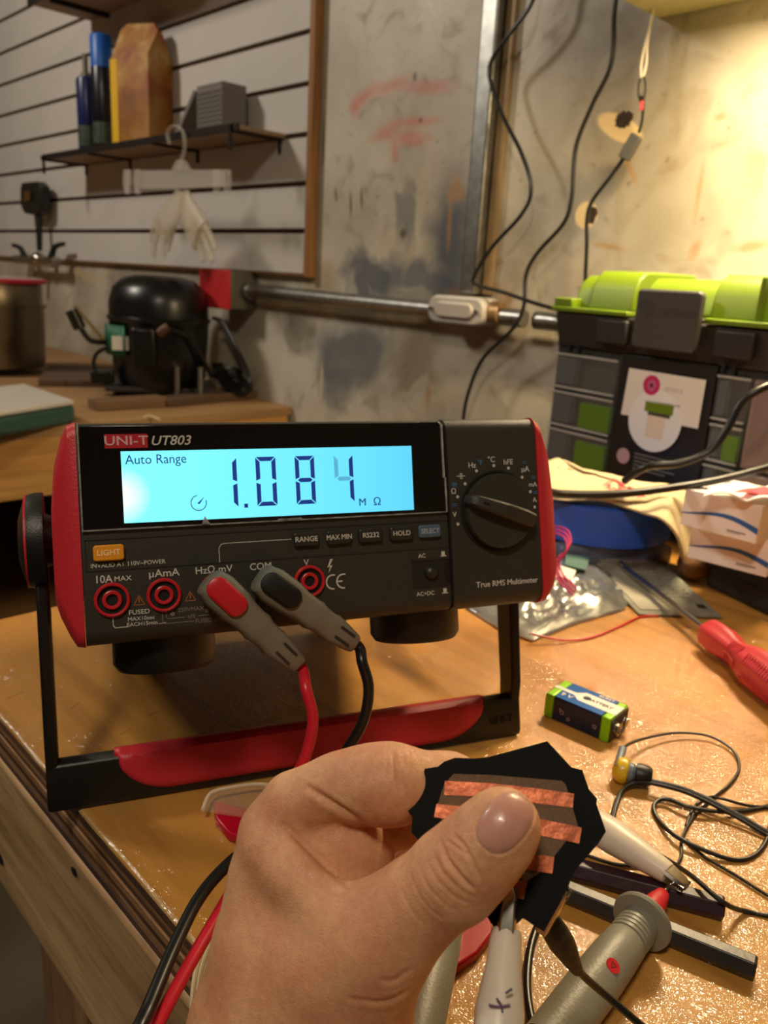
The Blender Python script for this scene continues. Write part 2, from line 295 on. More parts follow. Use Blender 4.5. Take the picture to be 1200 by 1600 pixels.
wb(MB().tube([(-.62+.02*i, .1436+.0004*math.sin(i*1.7), -.0016) for i in range(92)], .0016, 8, 2), 'varnish_bead', 'bead')
for a_, b_ in (((10, 1092), (38, 1080)), ((110, 1108), (124, 1098)), ((188, 1148), (206, 1138)), ((176, 1078), (190, 1086)), ((232, 1118), (246, 1112))): wb(MB().tube([atZ(*a_), atZ(*b_)], .0002, 5), 'scratch', mat('scratch_dark', S(120, 84, 50), .7))
k = MB()
for px, py, r in ((117, 1361, .0026), (1, 1340, .0045)):
    c = atY(px, py, .1404); k.lathe([(r, -.0008), (r*.5, .0005)], frame(c, (0, 1, 0)), 10, sx=1.3)
wb(k, 'knot_hole', 'deep')
# second bench further away, its end face at x=-1.44
BB = thing('back_bench', 'lower plywood bench in the corner under the slatted panel, carrying the compressor', 'workbench', (-2.6, .6, -.9)); o2 = Vector((-2.6, .6, -.9))
def bk(mb, name, m, **k): bmesh.ops.translate(mb.bm, verts=mb.bm.verts, vec=-o2); return mb.build(name, m, BB, **k)
M['top2'] = wood('bench_ply', S(176, 138, 92), S(148, 110, 70), .6, 'Y', 8., bump=.1)
M['edge2'] = wood('bench_edge', S(176, 134, 82), S(130, 92, 54), .6, 'Y', 20., bump=.2)
bk(MB().bb(-4.3, -1.44, -1.4, WY-.002, -.032, -.013), 'bench_top', 'top2', bevel=.001)
bk(MB().bb(-1.475, -1.442, -1.4, WY-.01, -.142, -.032), 'end_board', wood('end_board', S(206, 156, 88), S(186, 132, 66), .5, 'Y', 7.), bevel=.002)
for y in (-1.2, .2, .95): bk(MB().bb(-1.57, -1.48, y, y+.09, -.9, -.032), 'leg', 'legw')
bk(MB().bb(-4.25, -1.52, -1.2, 1.05, -.62, -.6), 'lower_shelf', 'top2')

# overhead cabinet and its lamp
CB = thing('wall_cabinet', 'pale wall cabinet over the bench at the top right corner', 'cabinet', (-.05, .95, .635))
MBc = MB().bb(-.60, .7, -.16, .149, 0, .02); MBc.build('bottom_panel', mat('cabinet_board', S(215, 200, 160), .6, var=.06), CB, bevel=.001)
MB().bb(-.60, -.58, -.16, .149, .02, .7).build('side_panel', 'card', CB); MB().bb(-.58, .7, .14, .149, .02, .7).build('back_panel', 'card', CB); MB().bb(-.6, .7, -.178, -.16, 0, .7).build('door', mat('cabinet_front', S(205, 190, 150), .5), CB, bevel=.002); MB().bb(-.6, .7, -.178, .149, .7, .72).build('top_panel', 'card', CB)
LP = thing('under_cabinet_lamp', 'warm lamp strip fixed under the wall cabinet at upper right', 'lamp', (-.37, .9, .635))
MB().bb(-.14, .14, -.03, .03, -.014, -.0005).build('lamp_housing', 'white', LP, bevel=.002)
em = bpy.data.materials.new('lamp_glow'); em.use_nodes = True; e_ = em.node_tree.nodes['Principled BSDF']; e_.inputs['Emission Color'].default_value = (1, .72, .36, 1); e_.inputs['Emission Strength'].default_value = 45
MB().bb(-.125, .125, -.021, .021, -.017, -.0145).build('lamp_diffuser', em, LP)
area('under_cabinet_light', (-.37, .9, .612), (-.37, .9, 0), .24, .04, 8.2, (1, .77, .46))

# electrical things on the wall
def wallpt(x, y, off=0.): return atY(x, y, WY-off)
vs_ = thing('metal_wall_strip', 'vertical galvanised metal strip running up the wall above the conduit', 'metal strip', (-.925, WY, .26))
MB().bb(-.018, .016, -.03, -.002, 0, 1.4).build('front_flange', 'dullsteel', vs_, bevel=.004, seg=3)
MB().bb(.018, .036, -.012, -.002, 0, 1.4).build('side_shade_strip', mat('strip_shade', S(142, 118, 82), .5, .2, var=.2, vscale=15), vs_, bevel=.002)  # brown strip put in for the shade beside the metal strip
tag(MB().tube([(-1.558, WY-.03, .233), (-1.2, WY-.03, .230), (-.8, WY-.03, .227)], .0145, 16).build('conduit', 'dullsteel', loc=(-1.2, WY-.03, .23)), 'galvanised steel conduit running along the wall from the red box', 'pipe')
tag(MB().tube([(-.775, WY-.03, .2268), (-.2, WY-.03, .224), (.9, WY-.03, .22)], .0145, 16).build('conduit', 'dullsteel', loc=(-.2, WY-.03, .226)), 'short visible galvanised pipe between the conduit fitting and the green toolbox', 'pipe')
cf = thing('conduit_fitting', 'rounded grey metal conduit fitting with a raised cover plate on the wall pipe', 'conduit fitting', (-.925, WY-.03, .232))
MB().prism(rrect(.125, .046, .02), -.028, .022, frame((0, 0, 0), (0, 1, 0), (1, 0, 0))).build('fitting_body', mat('fitting_grey', S(188, 184, 176), .42, .1, bump=.4, bscale=90), cf, bevel=.004, seg=3)
MB().prism(rrect(.085, .026, .012), -.034, -.027, frame((0, 0, 0), (0, 1, 0), (1, 0, 0))).build('cover_plate', mat('cover_grey', S(184, 178, 170), .38, .15, bump=.4, bscale=90), cf, bevel=.003, seg=3)
for s in (-1, 1): MB().cyl((s*.051, -.0335, 0), (s*.051, -.027, 0), .0035).build('screw', 'steel', cf)
MB().cyl((.06, 0, 0), (.082, 0, 0), .0195, seg=12).build('lock_nut', mat('nut_brown', S(150, 120, 80), .4, .4), cf, bevel=.002)
jb = thing('junction_box', 'red fronted square electrical box on the wall left of the pipe', 'electrical box', (-1.645, WY-.04, .232))
MB().bb(-.062, .062, -.03, .038, -.042, .042).build('box_body', 'boxgrey', jb, bevel=.003)
MB().bb(-.063, .063, -.036, -.0301, -.043, .043).build('cover', 'boxred', jb, bevel=.002)
MB().bb(-.064, -.02, -.034, .02, -.0425, .0425).build('sticker', 'boxred', jb)
MB().cyl((.0625, .01, 0), (.085, .01, 0), .018, seg=12).build('connector', 'dullsteel', jb, bevel=.002)
# slatted panel
zs = [atY(490, y, WY).z for y in (54, 134, 213, 289, 362)]; zb_ = atY(487, 428, WY).z; dz = (zs[0]-zs[-1])/4
gz = [zs[-1]+dz*i for i in range(14)]
SP = thing('slatwall_panel', 'white slatted display panel with dark grooves on the left wall', 'slatwall', (-2.5, WY, zb_))
prof = [(0, 0)]; 
pts = [(WY-.002, zb_), (WY-.02, zb_)]
fr = MB(); gm = MB(); z0 = zb_
for g in gz+[1.62]:
    if g > 1.5: g = 1.6
    fr.bb(-4.3, -1.385, WY-.02, WY-.012, z0, g-.0052); gm.bb(-4.3, -1.385, WY-.0118, WY-.002, z0 if z0 == zb_ else z0-.012, g-.0045+.003); z0 = g+.0052
    if g == 1.6: break
for mb_, n_, m_ in ((fr, 'slat_face', 'slat'), (gm, 'groove_backing', 'groove')):
    bmesh.ops.translate(mb_.bm, verts=mb_.bm.verts, vec=(2.5, -WY, -zb_)); mb_.build(n_, m_, SP)
tag(MB().bb(-1.384, -1.367, WY-.024, WY-.002, zb_-.008, 1.6).build('wood_trim', wood('trim_wood', S(160, 112, 60), S(112, 72, 38), .5, 'Z', 14.), bevel=.002, loc=(-1.375, WY, .9)), 'narrow brown wooden trim along the right edge of the slatted panel', 'trim')
struct('trim_1', MB().bb(-4.3, -1.385, WY-.018, WY-.002, zb_-.005, zb_-.0005), wood('sill_wood', S(150, 106, 62), S(110, 74, 40), .5, 'X', 14.))
# ------------------------------------------------------------------ multimeter; local x right, y back, z up the face (metres)
TILT = math.radians(17.4)
MR = Matrix.Rotation(math.radians(67.33), 3, 'Z') @ Matrix.Rotation(-TILT, 3, 'X')
MO = Vector((-.3018, .126, .1204))
MM = thing('multimeter', 'grey and red bench multimeter with lit cyan display reading 1.084, propped on its handle', 'multimeter', MO, MR)
ML = Matrix.Translation(MO) @ MR.to_4x4(); MLi = ML.inverted()
def L3(x, y, z): return ML @ Vector((x, y, z))
FX = Matrix(((1, 0, 0, 0), (0, 0, -1, 0), (0, 1, 0, 0), (0, 0, 0, 1)))   # prism/text frame: xy -> face xz, z -> out of the face
def FP(x, z, y=0.): return Matrix.Translation((x, y, z)) @ FX
def side_profile(y0, y1, z0, z1, rt, rb, n=6):
    P = []
    for cy, cz, r, a0 in ((y0+rb, z0+rb, rb, 270), ):
        for k in range(n+1): a = math.radians(270-90*k/n); P.append((cy+r*math.cos(a), cz+r*math.sin(a)))
    for k in range(n+1): a = math.radians(180-90*k/n); P.append((y0+rt+rt*math.cos(a), z1-rt+rt*math.sin(a)))
    for k in range(n+1): a = math.radians(90-90*k/n); P.append((y1-rt+rt*math.cos(a), z1-rt+rt*math.sin(a)))
    for k in range(n+1): a = math.radians(0-90*k/n); P.append((y1-rb+rb*math.cos(a), z0+rb+rb*math.sin(a)))
    return P
def xloft(secs): # list of (x, profile)
    return MB().loft([[(x, p[0], p[1]) for p in pr] for x, pr in secs])
BD = .285
xloft([(0, side_profile(0, BD, 0, .095, .006, .007)), (.1696, side_profile(0, BD, 0, .095, .006, .007))]).build('main_housing', 'body', MM)
xloft([(.1702, side_profile(.001, BD, .0005, .094, .006, .008)), (.1708, side_profile(-.0012, BD, -.0004, .0955, .007, .009)), (.221, side_profile(-.0012, BD, -.0004, .0955, .007, .009))]).build('dial_housing', 'body', MM)
def prof4(y0, z0, z1, rt, rb): return side_profile(y0, BD-.001, z0, z1, rt, rb)
xloft([(-.0002, prof4(-.0006, -.0006, .0956, .006, .007)), (-.0035, prof4(-.0004, -.0002, .0945, .007, .009)), (-.006, prof4(.001, .004, .090, .012, .010)), (-.0095, prof4(.002, .012, .078, .014, .012)), (-.0112, prof4(.004, .018, .062, .014, .012))]).build('side_bumper', 'red', MM)
xloft([(.2214, prof4(-.0016, -.001, .0961, .007, .009)), (.225, prof4(-.0016, -.001, .0945, .010, .010)), (.229, prof4(-.0004, .002, .086, .014, .012)), (.2315, prof4(.001, .006, .070, .018, .012)), (.2325, prof4(.004, .012, .055, .018, .012))]).build('side_bumper', 'red', MM)
# display window
MB().prism([(.0012, .0496), (.1688, .0496), (.1680, .0915), (.1672, .0934), (.0012, .0934)], 0, .0011, FP(0, 0)).build('display_window', 'window', MM, bevel=.0004)
# thin worn protective film round the window; long bottom strip is a painted reflection
k = MB(); k.bb(.0005, .0011, -.0016, 0, .0494, .0945); k.bb(.0005, .169, -.0016, 0, .0489, .0495); k.bb(.1676, .1686, -.0018, 0, .066, .0925)
k.bb(.1684, .1692, -.0016, 0, .0494, .066); k.bb(.157, .1672, -.0014, .002, .0936, .0941)
k.prism([(.0498, .0495), (.0534, .0495), (.0512, .0530)], .0022, .0024, FP(0, 0)); k.bb(.084, .095, -.0018, -.0016, .0495, .0501)
k.build('film_edge_glint', mat('film_edge_glint', S(190, 186, 180), .3, alpha=.65, var=.6, vscale=260), MM)
scr = bpy.data.materials.new('lcd_backlight'); scr.use_nodes = True; nt = scr.node_tree; b = nt.nodes['Principled BSDF']; Lk = nt.links.new
tc = nd(nt, 'ShaderNodeTexCoord'); sp = nd(nt, 'ShaderNodeSeparateXYZ'); Lk(tc.outputs['Object'], sp.inputs[0])
mr = nd(nt, 'ShaderNodeMapRange'); mr.inputs['From Min'].default_value = .0175; mr.inputs['From Max'].default_value = .034; Lk(sp.outputs[0], mr.inputs[0])
vm = nd(nt, 'ShaderNodeVectorMath', operation='DISTANCE'); vm.inputs[1].default_value = (.0165, 0, .063); Lk(tc.outputs['Object'], vm.inputs[0])
mr2 = nd(nt, 'ShaderNodeMapRange'); mr2.inputs['From Min'].default_value = .004; mr2.inputs['From Max'].default_value = .013; Lk(vm.outputs['Value'], mr2.inputs[0])
cr = nd(nt, 'ShaderNodeValToRGB'); cr.color_ramp.elements[0].color = (.85, 1, 1, 1); cr.color_ramp.elements[1].color = (.21, .92, 1, 1); Lk(mr2.outputs[0], cr.inputs[0])
m3 = nd(nt, 'ShaderNodeMapRange'); m3.inputs['From Min'].default_value = .03; m3.inputs['From Max'].default_value = .15; Lk(sp.outputs[0], m3.inputs[0])
mx = nd(nt, 'ShaderNodeMixRGB'); Lk(m3.outputs[0], mx.inputs[0]); Lk(cr.outputs[0], mx.inputs[1]); mx.inputs[2].default_value = (.105, .60, .86, 1)
Lk(mx.outputs[0], b.inputs['Emission Color']); b.inputs['Emission Strength'].default_value = 1.22; b.inputs['Base Color'].default_value = (.02, .05, .06, 1); b.inputs['Roughness'].default_value = .6
LCD = MB().prism([(.0175, .0516), (.1513, .0510), (.1516, .0820), (.0175, .0822)], .0012, .0014, FP(0, 0)).build('display_screen', scr, MM)
M['seg'] = mat('lcd_segment', S(18, 40, 128), .6); M['segdim'] = mat('lcd_segment_faint', S(96, 178, 214), .6)
M['segdim'].node_tree.nodes['Principled BSDF'].inputs['Emission Color'].default_value = (.07, .38, .6, 1); M['segdim'].node_tree.nodes['Principled BSDF'].inputs['Emission Strength'].default_value = .9
M['seg'].node_tree.nodes['Principled BSDF'].inputs['Emission Color'].default_value = (.01, .05, .3, 1); M['seg'].node_tree.nodes['Principled BSDF'].inputs['Emission Strength'].default_value = .6
sg = MB(); sd = MB()
def segs(x, on, dim='', xs=0.):
    w, hh, t = .0092, .0222, .0019; z0 = .0562; g = .0003; sl = -.02
    def P(pts, mb): mb.prism([(x+px+(pz/hh-.5)*.0*hh, z0+pz) for px, pz in pts], .00142, .0016, FP(0, 0))
    A = {'a': [(g, hh), (w-g, hh), (w-t-g, hh-t), (t+g, hh-t)], 'd': [(g, 0), (w-g, 0), (w-t-g, t), (t+g, t)], 'g': [(t*.6, hh/2), (t+g, hh/2+t/2), (w-t-g, hh/2+t/2), (w-t*.6, hh/2), (w-t-g, hh/2-t/2), (t+g, hh/2-t/2)],
         'f': [(0, hh-g), (t, hh-t-g), (t, hh/2+t/2+g), (0, hh/2+g*1.5)], 'e': [(0, g), (t, t+g), (t, hh/2-t/2-g), (0, hh/2-g*1.5)],
         'b': [(w, hh-g), (w-t, hh-t-g), (w-t, hh/2+t/2+g), (w, hh/2+g*1.5)], 'c': [(w, g), (w-t, t+g), (w-t, hh/2-t/2-g), (w, hh/2-g*1.5)]}
    for s in on: P(A[s], sg)
    for s in dim: P(A[s], sd)
segs(.0572, 'bc'); segs(.0750, 'abcdef'); segs(.0932, 'abcdefg'); segs(.1108+.0012, 'bc', 'fg')
sg.bb(.0690, .0707, -.0016, -.00142, .0558, .0576)
E = FP(.0490, .0589, -.00145)
arc = [(.0035*math.cos(math.radians(a)), .0035*math.sin(math.radians(a))) for a in range(100, 390, 10)]; arc2 = [(p[0]*.9, p[1]*.9) for p in reversed(arc)]
for i in range(len(arc)-1): sg.prism([arc[i], arc[i+1], (arc[i+1][0]*.9, arc[i+1][1]*.9), (arc[i][0]*.9, arc[i][1]*.9)], 0, .00015, E)
sg.prism([(-.0006, -.0002), (.0026, .0026), (.0003, -.0006)], 0, .00015, E)
sg.text('Auto Range', .0058, FP(.0191, .0784, -.00145), .00008, 0, 'LEFT', sx=.93); sg.text('M', .0050, FP(.1251, .0557, -.00145), .00008, .008); sg.text('Ω', .0052, FP(.1325, .0557, -.00145), .00008, .01)
sg.build('display_digits', 'seg', MM, smooth=0); sd.build('faint_segment', 'segdim', MM, smooth=0)
MB().prism([(.0016, .0500), (.1670, .0500), (.1670, .0930), (.0016, .0930)], .0019, .0021, FP(0, 0)).build('display_cover', mat('cover_film', S(12, 10, 12), .04, alpha=.03, spec=.5), MM)
# brand badge and name
MB().prism([(.0112, .0836), (.0288, .0836), (.0288, .0896), (.0112, .0896)], .0011, .0013, FP(0, 0)).build('brand_badge', 'badge', MM)
MB().text('UNI-T', .0056, FP(.0200, .0866, -.00135), .0001, .018, sx=1.22).build('brand_lettering', 'badgep', MM, smooth=0)
Y0_ = -.0013; pr = MB(); pd = MB()
pr.text('UT803', .0058, FP(.0384, .0864, -.0012), .0001, .02, shear=.25, sx=1.05)
# buttons
def button(x, z, w, h, m, t, pm, size=.0033, out=.0022, sx=1.):
    o = MB().prism(rrect(w, h, .0013), 0, out, FP(x, z)).build('button', m, MM, bevel=.0006, label={'orange': 'orange button reading LIGHT', 'bluebtn': 'blue grey button reading SELECT'}.get(m, 'black button reading '+t))
    MB().text(t, size, FP(x, z, -out-.00004), .00008, .018, sx=sx).build('button_lettering', pm, o, smooth=0)
for x, t in ((.0967, 'RANGE'), (.1125, 'MAX MIN'), (.1282, 'RS232'), (.1440, 'HOLD')): button(x, .0400, .0118, .0066, 'dark', t, 'print', sx=.9 if t == 'MAX MIN' else 1.)
button(.1590, .0402, .0118, .0062, 'bluebtn', 'SELECT', 'bluebtnp', sx=.9)
button(.0106, .0395, .0124, .0068, 'orange', 'LIGHT', 'orangeprint', .0034)
# raised panel line round the keys and printed lines
def line(mb, pts, w=.00035, out=.0001, y=0.):
    for a, c in zip(pts, pts[1:]):
        a = Vector(a); c = Vector(c); d = (c-a); 
        if d.length < 1e-6: continue
        n = Vector((-d.y, d.x)).normalized()*w/2; e = d.normalized()*w/2
        mb.prism([tuple(a-n-e), tuple(c-n+e), tuple(c+n+e), tuple(a+n-e)], 0, out, FP(0, 0, y))
ln = MB(); line(ln, [(.0014, .0452), (.0014, .0321), (.169, .0316)], .0004, .0003); line(ln, [(.0014, .0452), (.1690, .0450)], .0004, .0003); ln.build('panel_ridge', 'dark', MM)
line(pr, [(.0570, .0322), (.0570, .0383), (.0580, .0400), (.0600, .0404), (.0900, .0404)], .0003)
line(pr, [(.0110, .0118), (.0110, .0086), (.0118, .0075), (.0168, .0075)], .00035); line(pr, [(.0300, .0075), (.0325, .0078)], .0003)
line(pd, [(.0313, .0122), (.0313, .0083), (.0320, .0073), (.0445, .0073)], .00032); line(pd, [(.0329, .0122), (.0329, .0101), (.0336, .0093), (.0405, .0093)], .0003); line(pd, [(.0468, .0093), (.0530, .0097), (.0534, .0130)], .0003)
line(pd, [(.0285, .0075), (.0310, .0077)], .0003)
for x in (.0355, .0505): pd.lathe([(.0010, 0), (.0010, .0001)], FP(x, .0113), 12)
for t, x, z, s in (('250VMAX', .0435, .0125, .0026), ('hFE', .0437, .0093, .0023), ('FUSED 600mA', .0530, .0070, .0026)): pd.text(t, s, FP(x, z), .0001, .012)
line(pd, [(.0672, .0088), (.0735, .0088), (.0738, .0125)], .0003); line(pd, [(.0560, .0095), (.0560, .0120)], .0003); line(pd, [(.0770, .0125), (.0770, .0098), (.0800, .0098)], .0003)
def p3(t, x, z, s, b=.018, sx=1., al='CENTER'): pr.text(t, s, FP(x, z), .0001, b, al, sx=sx)
p3('INVALID AT 110V~POWER', .0031, .0342, .0026, .012, 1.0, 'LEFT'); p3('10A', .0080, .0283, .0046, sx=.95); p3('MAX', .0158, .0281, .0030, sx=1.1); p3('µAmA', .0328, .0291, .0046, .012, 1.08); p3('HzΩ mV', .0543, .0290, .0044, .012, 1.05)
p3('COM', .0753, .0289, .0044, .015); p3('V', .0966, .0291, .0040, .01); p3('FUSED', .0218, .0133, .0028, .012, 1.1); p3('MAX10sec', .0225, .0105, .0023, .012, 1.1); p3('EACH15min', .0228, .0082, .0023, .012, 1.1)
pr.text('True RMS Multimeter', .0040, FP(.2006, .0118, Y0_), .0001, .02, sx=1.0); p3('AC', .1548, .0283, .0028, .015); p3('AC+DC', .1557, .0098, .0028, .015)
for z in (.0286, .0104): 
    pr.bb(.1653, .1671, -.0001, 0, z-.0010, z+.0012); pr.bb(.1645, .1679, -.0001, 0, z-.0013, z-.0009)
for q in range(2): # conformity mark
    cx = (.1075, .1126)[q]; A = [math.radians(a) for a in range(70, 291, 15)]; R1, R2 = .0036, .0029
    for a0, a1 in zip(A, A[1:]): pr.prism([(R1*math.cos(a0), R1*math.sin(a0)), (R1*math.cos(a1), R1*math.sin(a1)), (R2*math.cos(a1), R2*math.sin(a1)), (R2*math.cos(a0), R2*math.sin(a0))], 0, .0001, FP(cx+.0015, .0193))
pr.bb(.1108, .1136, -.0001, 0, .0190, .0197)
pr.prism([(.1082, .0300), (.1066, .0262), (.1080, .0266), (.1070, .0235), (.1092, .0272), (.1077, .0268), (.1094, .0300)], 0, .0001, FP(0, 0))
am = MB()
for x, z, mb_ in ((.0220, .0183, am), (.0435, .0182, am)):
    for a, c in (((-.0022, -.0019), (.0022, -.0019)), ((.0022, -.0019), (0, .0021)), ((0, .0021), (-.0022, -.0019))): line(mb_, [(x+a[0], z+a[1]), (x+c[0], z+c[1])], .0003)
    mb_.prism([(x-.0002, z-.001), (x+.0002, z-.001), (x+.0003, z+.001), (x-.0003, z+.001)], 0, .0001, FP(0, 0))
am.build('warning_symbol', 'amber', MM, smooth=0)
# dial scale
DC = (.1969, .0482); Y0 = -.0013
def dl(t, x, z, s, mb_, b=.012): mb_.text(t, s, FP(x, z, Y0), .0001, b)
blu = MB()
for x, z in ((.1745, .0428), (.1751, .0563), (.1796, .0626), (.1863, .0688), (.1962, .0712), (.2045, .0697), (.2122, .0648), (.2166, .0572), (.2186, .0492)): pr.lathe([(.0008, 0), (.0008, .0001)], FP(x, z, Y0), 12)
for t, x, z, s in (('Hz', .1840, .0716, .0038), ('°C', .1950, .0742, .0040), ('hFE', .2046, .0727, .0038), ('µA', .2142, .0688, .0040), ('mA', .2183, .0608, .0034), ('A', .2189, .0528, .0036), ('V', .1730, .0475, .0036), ('Ω', .1731, .0590, .0038)): dl(t, x, z, s, pr)
dl('°F', .1885, .0730, .0036, blu)
for x, z in ((.2140, .0718), (.2190, .0640), (.2195, .0562), (.1733, .0518)):
    for q in range(2): line(blu, [(x-.0011, z+q*.0009), (x+.0011, z+q*.0009+.0002)], .0003, .0001, Y0)
for a in ([(.1755, .0665), (.1772, .0665)], [(.1772, .0652), (.1772, .0678)], [(.1782, .0652), (.1778, .0665), (.1782, .0678)], [(.1779, .0665), (.1796, .0665)]): line(pr, a, .0004, .0001, Y0)
line(blu, [(.1720, .0625), (.1752, .0625)], .0003, .0001, Y0); blu.prism([(.1736, .0636), (.1736, .0614), (.1746, .0625)], 0, .0001, FP(0, 0, Y0)); line(blu, [(.1730, .0614), (.1730, .0636)], .0004, .0001, Y0); line(blu, [(.1747, .0614), (.1747, .0636)], .0003, .0001, Y0)
blu.build('blue_marking', 'printblue', MM, smooth=0)
pr.build('printed_lettering', 'print', MM, smooth=0); pd.build('dim_lettering', 'printdim', MM, smooth=0)
MB().lathe([(.0206, .0011), (.0206, .0016), (.0196, .0017), (.0196, .0011)], FP(*DC), 64, cap=False).build('dial_ring', 'deep', MM)
DK = MB().lathe([(.0188, .0006), (.0188, .0052), (.0184, .0060), (.0001, .0060)], FP(*DC), 64).build('rotary_dial', 'body', MM)
MB().lathe([(.0204, .0012), (.0204, .00125)], FP(*DC), 64).build('dial_recess', 'deep', MM)
rg = FP(*DC) @ Matrix.Rotation(math.radians(-19), 4, 'Z')
secs = []
for x, w, hh in ((-.0215, .0016, .0070), (-.0195, .0030, .0105), (-.016, .0034, .0125), (0, .0042, .0125), (.012, .0044, .0115), (.0180, .0040, .0095), (.0186, .003, .0075)):
    secs.append([rg @ Vector((x, s*w*q, zz)) for s, q, zz in ((-1, 1, .0055), (-1, .88, hh-.001), (-1, .6, hh), (1, .6, hh), (1, .88, hh-.001), (1, 1, .0055))])
MB().loft(secs).build('dial_grip', 'body', DK, bevel=.0003)
MB().box((.0036, .0010, .0004), (-.0125, 0, .0126), rg).build('dial_pointer', 'deep', DK)
# jacks
for i, x in enumerate((.0110, .0323, .0549, .0780, .0975)):
    z = .0195+.0011*i/4; F0 = FP(x, z); m = 'red' if i != 3 else 'deep'
    jk = MB().lathe([(.0073, 0), (.0073, .0014), (.0068, .0018), (.0060, .0016), (.0060, .0001)], F0, 40, cap=False).build('socket', ['jackred', 'jackred', 'jackred', 'deep', 'jackred'][i], MM)
    MB().lathe([(.0061, -.0002), (.0061, .0002)], F0, 40).build('socket_well', 'deep', jk)
    MB().lathe([(.0040, .0001), (.0040, .0014), (.0036, .0016), (.0025, .0014), (.0025, .0001)], F0, 32, cap=False).build('inner_ring', ['jackred', 'jackred', 'jackred', 'deep', 'jackred'][i], jk)
# coupling switch in its dished recess
MB().prism([(.1498, .0130), (.1692, .0134), (.1692, .0262), (.1498, .0262)], .00005, .0002, FP(0, 0)).build('switch_recess', mat('recess', S(34, 33, 28), .5), MM)
ln = MB(); line(ln, [(.1498, .0130), (.1498, .0262), (.1692, .0262)], .0006, .0006); line(ln, [(.1498, .0130), (.1692, .0132)], .0004, .0004); ln.build('recess_rim', 'dark', MM)
MB().prism([(.1672, .0150), (.1692, .0140), (.1692, .0250), (.1672, .0240), (.1664, .0195)], .0002, .0005, FP(0, 0)).build('finger_notch', 'deep', MM)
MB().sphere((.1590, 0, .0199), .0036, 24, sc3=(1, .9, 1)).build('push_switch', 'dark', MM)
MB().bb(.1697, .1701, -.0012, .0, .002, .092).build('housing_seam', 'deep', MM)
# feet
def foot(cx, cy, r, hh): return MB().lathe([(r, .004), (r, -hh+.003), (r-.002, -hh), (.001, -hh)], Matrix.Translation((cx, cy, 0)), 40).build('foot', 'black', MM)
foot(.0345, .034, .0235, .0165); foot(.163, .034, .0235, .0165)
for x in (.040, .182): foot(x, .262, .0165, .0370)
# swing handle
XL, XR = -.0228, .2562
PV = Vector((0, .0925, .0450)); BT = Vector((0, .0955, -.0965)); dd = (BT-PV).normalized()
HD = bpy.data.objects.new('handle', None); COL.objects.link(HD); HD.parent = MM; HD['label'] = 'black swing handle with a red grip, folded under as a stand'
for xs, xe, xin in ((XL, XL+.0062, -.0115), (XR, XR-.0062, .2328)):
    s = 1 if xe > xs else -1
    a = PV+dd*.012; c = BT-dd*.018
    secs = []
    for P, wd_, bk_ in ((a, .012, 0), (PV+dd*.05, .0105, 0), (BT-dd*.035, .0095, .001), (BT-dd*.010, .0070, .0050)):
        n = Vector((0, dd.z, -dd.y))*wd_; P = P-n.normalized()*bk_
        secs.append([(xs, *(P+n).yz), (xe, *(P+n*.9).yz), (xe, *(P-n*.9).yz), (xs, *(P-n).yz)])
    MB().loft(secs).build('handle_arm', 'black', HD, bevel=.0015)
    x0, x1 = sorted((xs-s*.0015, xin))
    lo = xs-s*.0068
    MB().lathe([(.012, 0), (.0190, .002), (.0238, .0040), (.0250, .0080), (.0250, .0122), (.014, .0123), (.012, abs(xin-lo)-.0001)], frame((lo, *PV.yz), (s, 0, 0)), 40).build('pivot_knob', 'black', HD)
    MB().lathe([(.0240, 0), (.0240, .001)], frame((lo-s*.0002+s*.0035, *PV.yz), (s, 0, 0)), 40).build('knob_trim', 'red', HD)
# crossbar: cross-section in (along dd, across)
nn = Vector((0, dd.z, -dd.y))
if nn.y > 0: nn = -nn      # nn points to the front
# world down is not dd; build bar so that its lower face lies on the bench
Zl = (MR.inverted() @ Vector((0, 0, 1))).normalized(); 
BO = MLi @ Vector((0, 0, 0)); 
def bar_pt(x, u, v):  # u up (world), v towards the front (horizontal), from the line where the bar meets the bench
    hz = (MR.inverted() @ (Matrix.Rotation(math.radians(67.33), 3, 'Z') @ Vector((0, -1, 0)))).normalized()
    base = Vector((x, .094, -.0968)); w = ML @ base; base += Zl*(-w.z+.0004)
    return base+Zl*u+hz*v
secs = []
for x, k1 in ((XL, .92), (XL+.002, 1), (XR-.002, 1), (XR, .92)):
    secs.append([bar_pt(x, u*k1+(1-k1)*.012, v*k1) for u, v in ((0, -.002), (.001, -.0035), (.019, -.0145), (.0235, -.0135), (.0255, -.0085), (.0245, -.0035), (.004, .0022), (.001, .0018))])
MB().loft(secs).build('crossbar', 'black', HD, bevel=.0008)
# red grip insert, follows the front and top of the bar
def bar_front(t): # t 0..1 from low front edge over the rounded top to the back
    P = [(.004, .0026), (.0140, -.0006), (.0245, -.0032), (.0262, -.0085), (.0240, -.0142)]; q = t*(len(P)-1); i = min(int(q), len(P)-2); f = q-i
    return (P[i][0]*(1-f)+P[i+1][0]*f, P[i][1]*(1-f)+P[i+1][1]*f)
N = 60; rings = []
xa, xb = .011, .232
for i in range(N+1):
    x = xa+(xb-xa)*i/N; e = min((x-xa)/.030, (xb-x)/.034); low = .42*(1-math.sqrt(max(0, 1-(1-min(e, 1))**2))) if e < 1 else 0
    t0 = .04+low*1.35
    rings.append([bar_pt(x, *[a+b_ for a, b_ in zip(bar_front(t0+(1-t0)*j/10), (.00015, .0004))]) for j in range(11)])
gp = MB(); gp.loft(rings, cap=False, closed=False); g = gp.build('grip_insert', 'red', HD); sm = g.modifiers.new('thick', 'SOLIDIFY'); sm.thickness = .0008; sm.offset = 0
hzv = (MR.inverted() @ (Matrix.Rotation(math.radians(67.33), 3, 'Z') @ Vector((0, -1, 0)))).normalized()
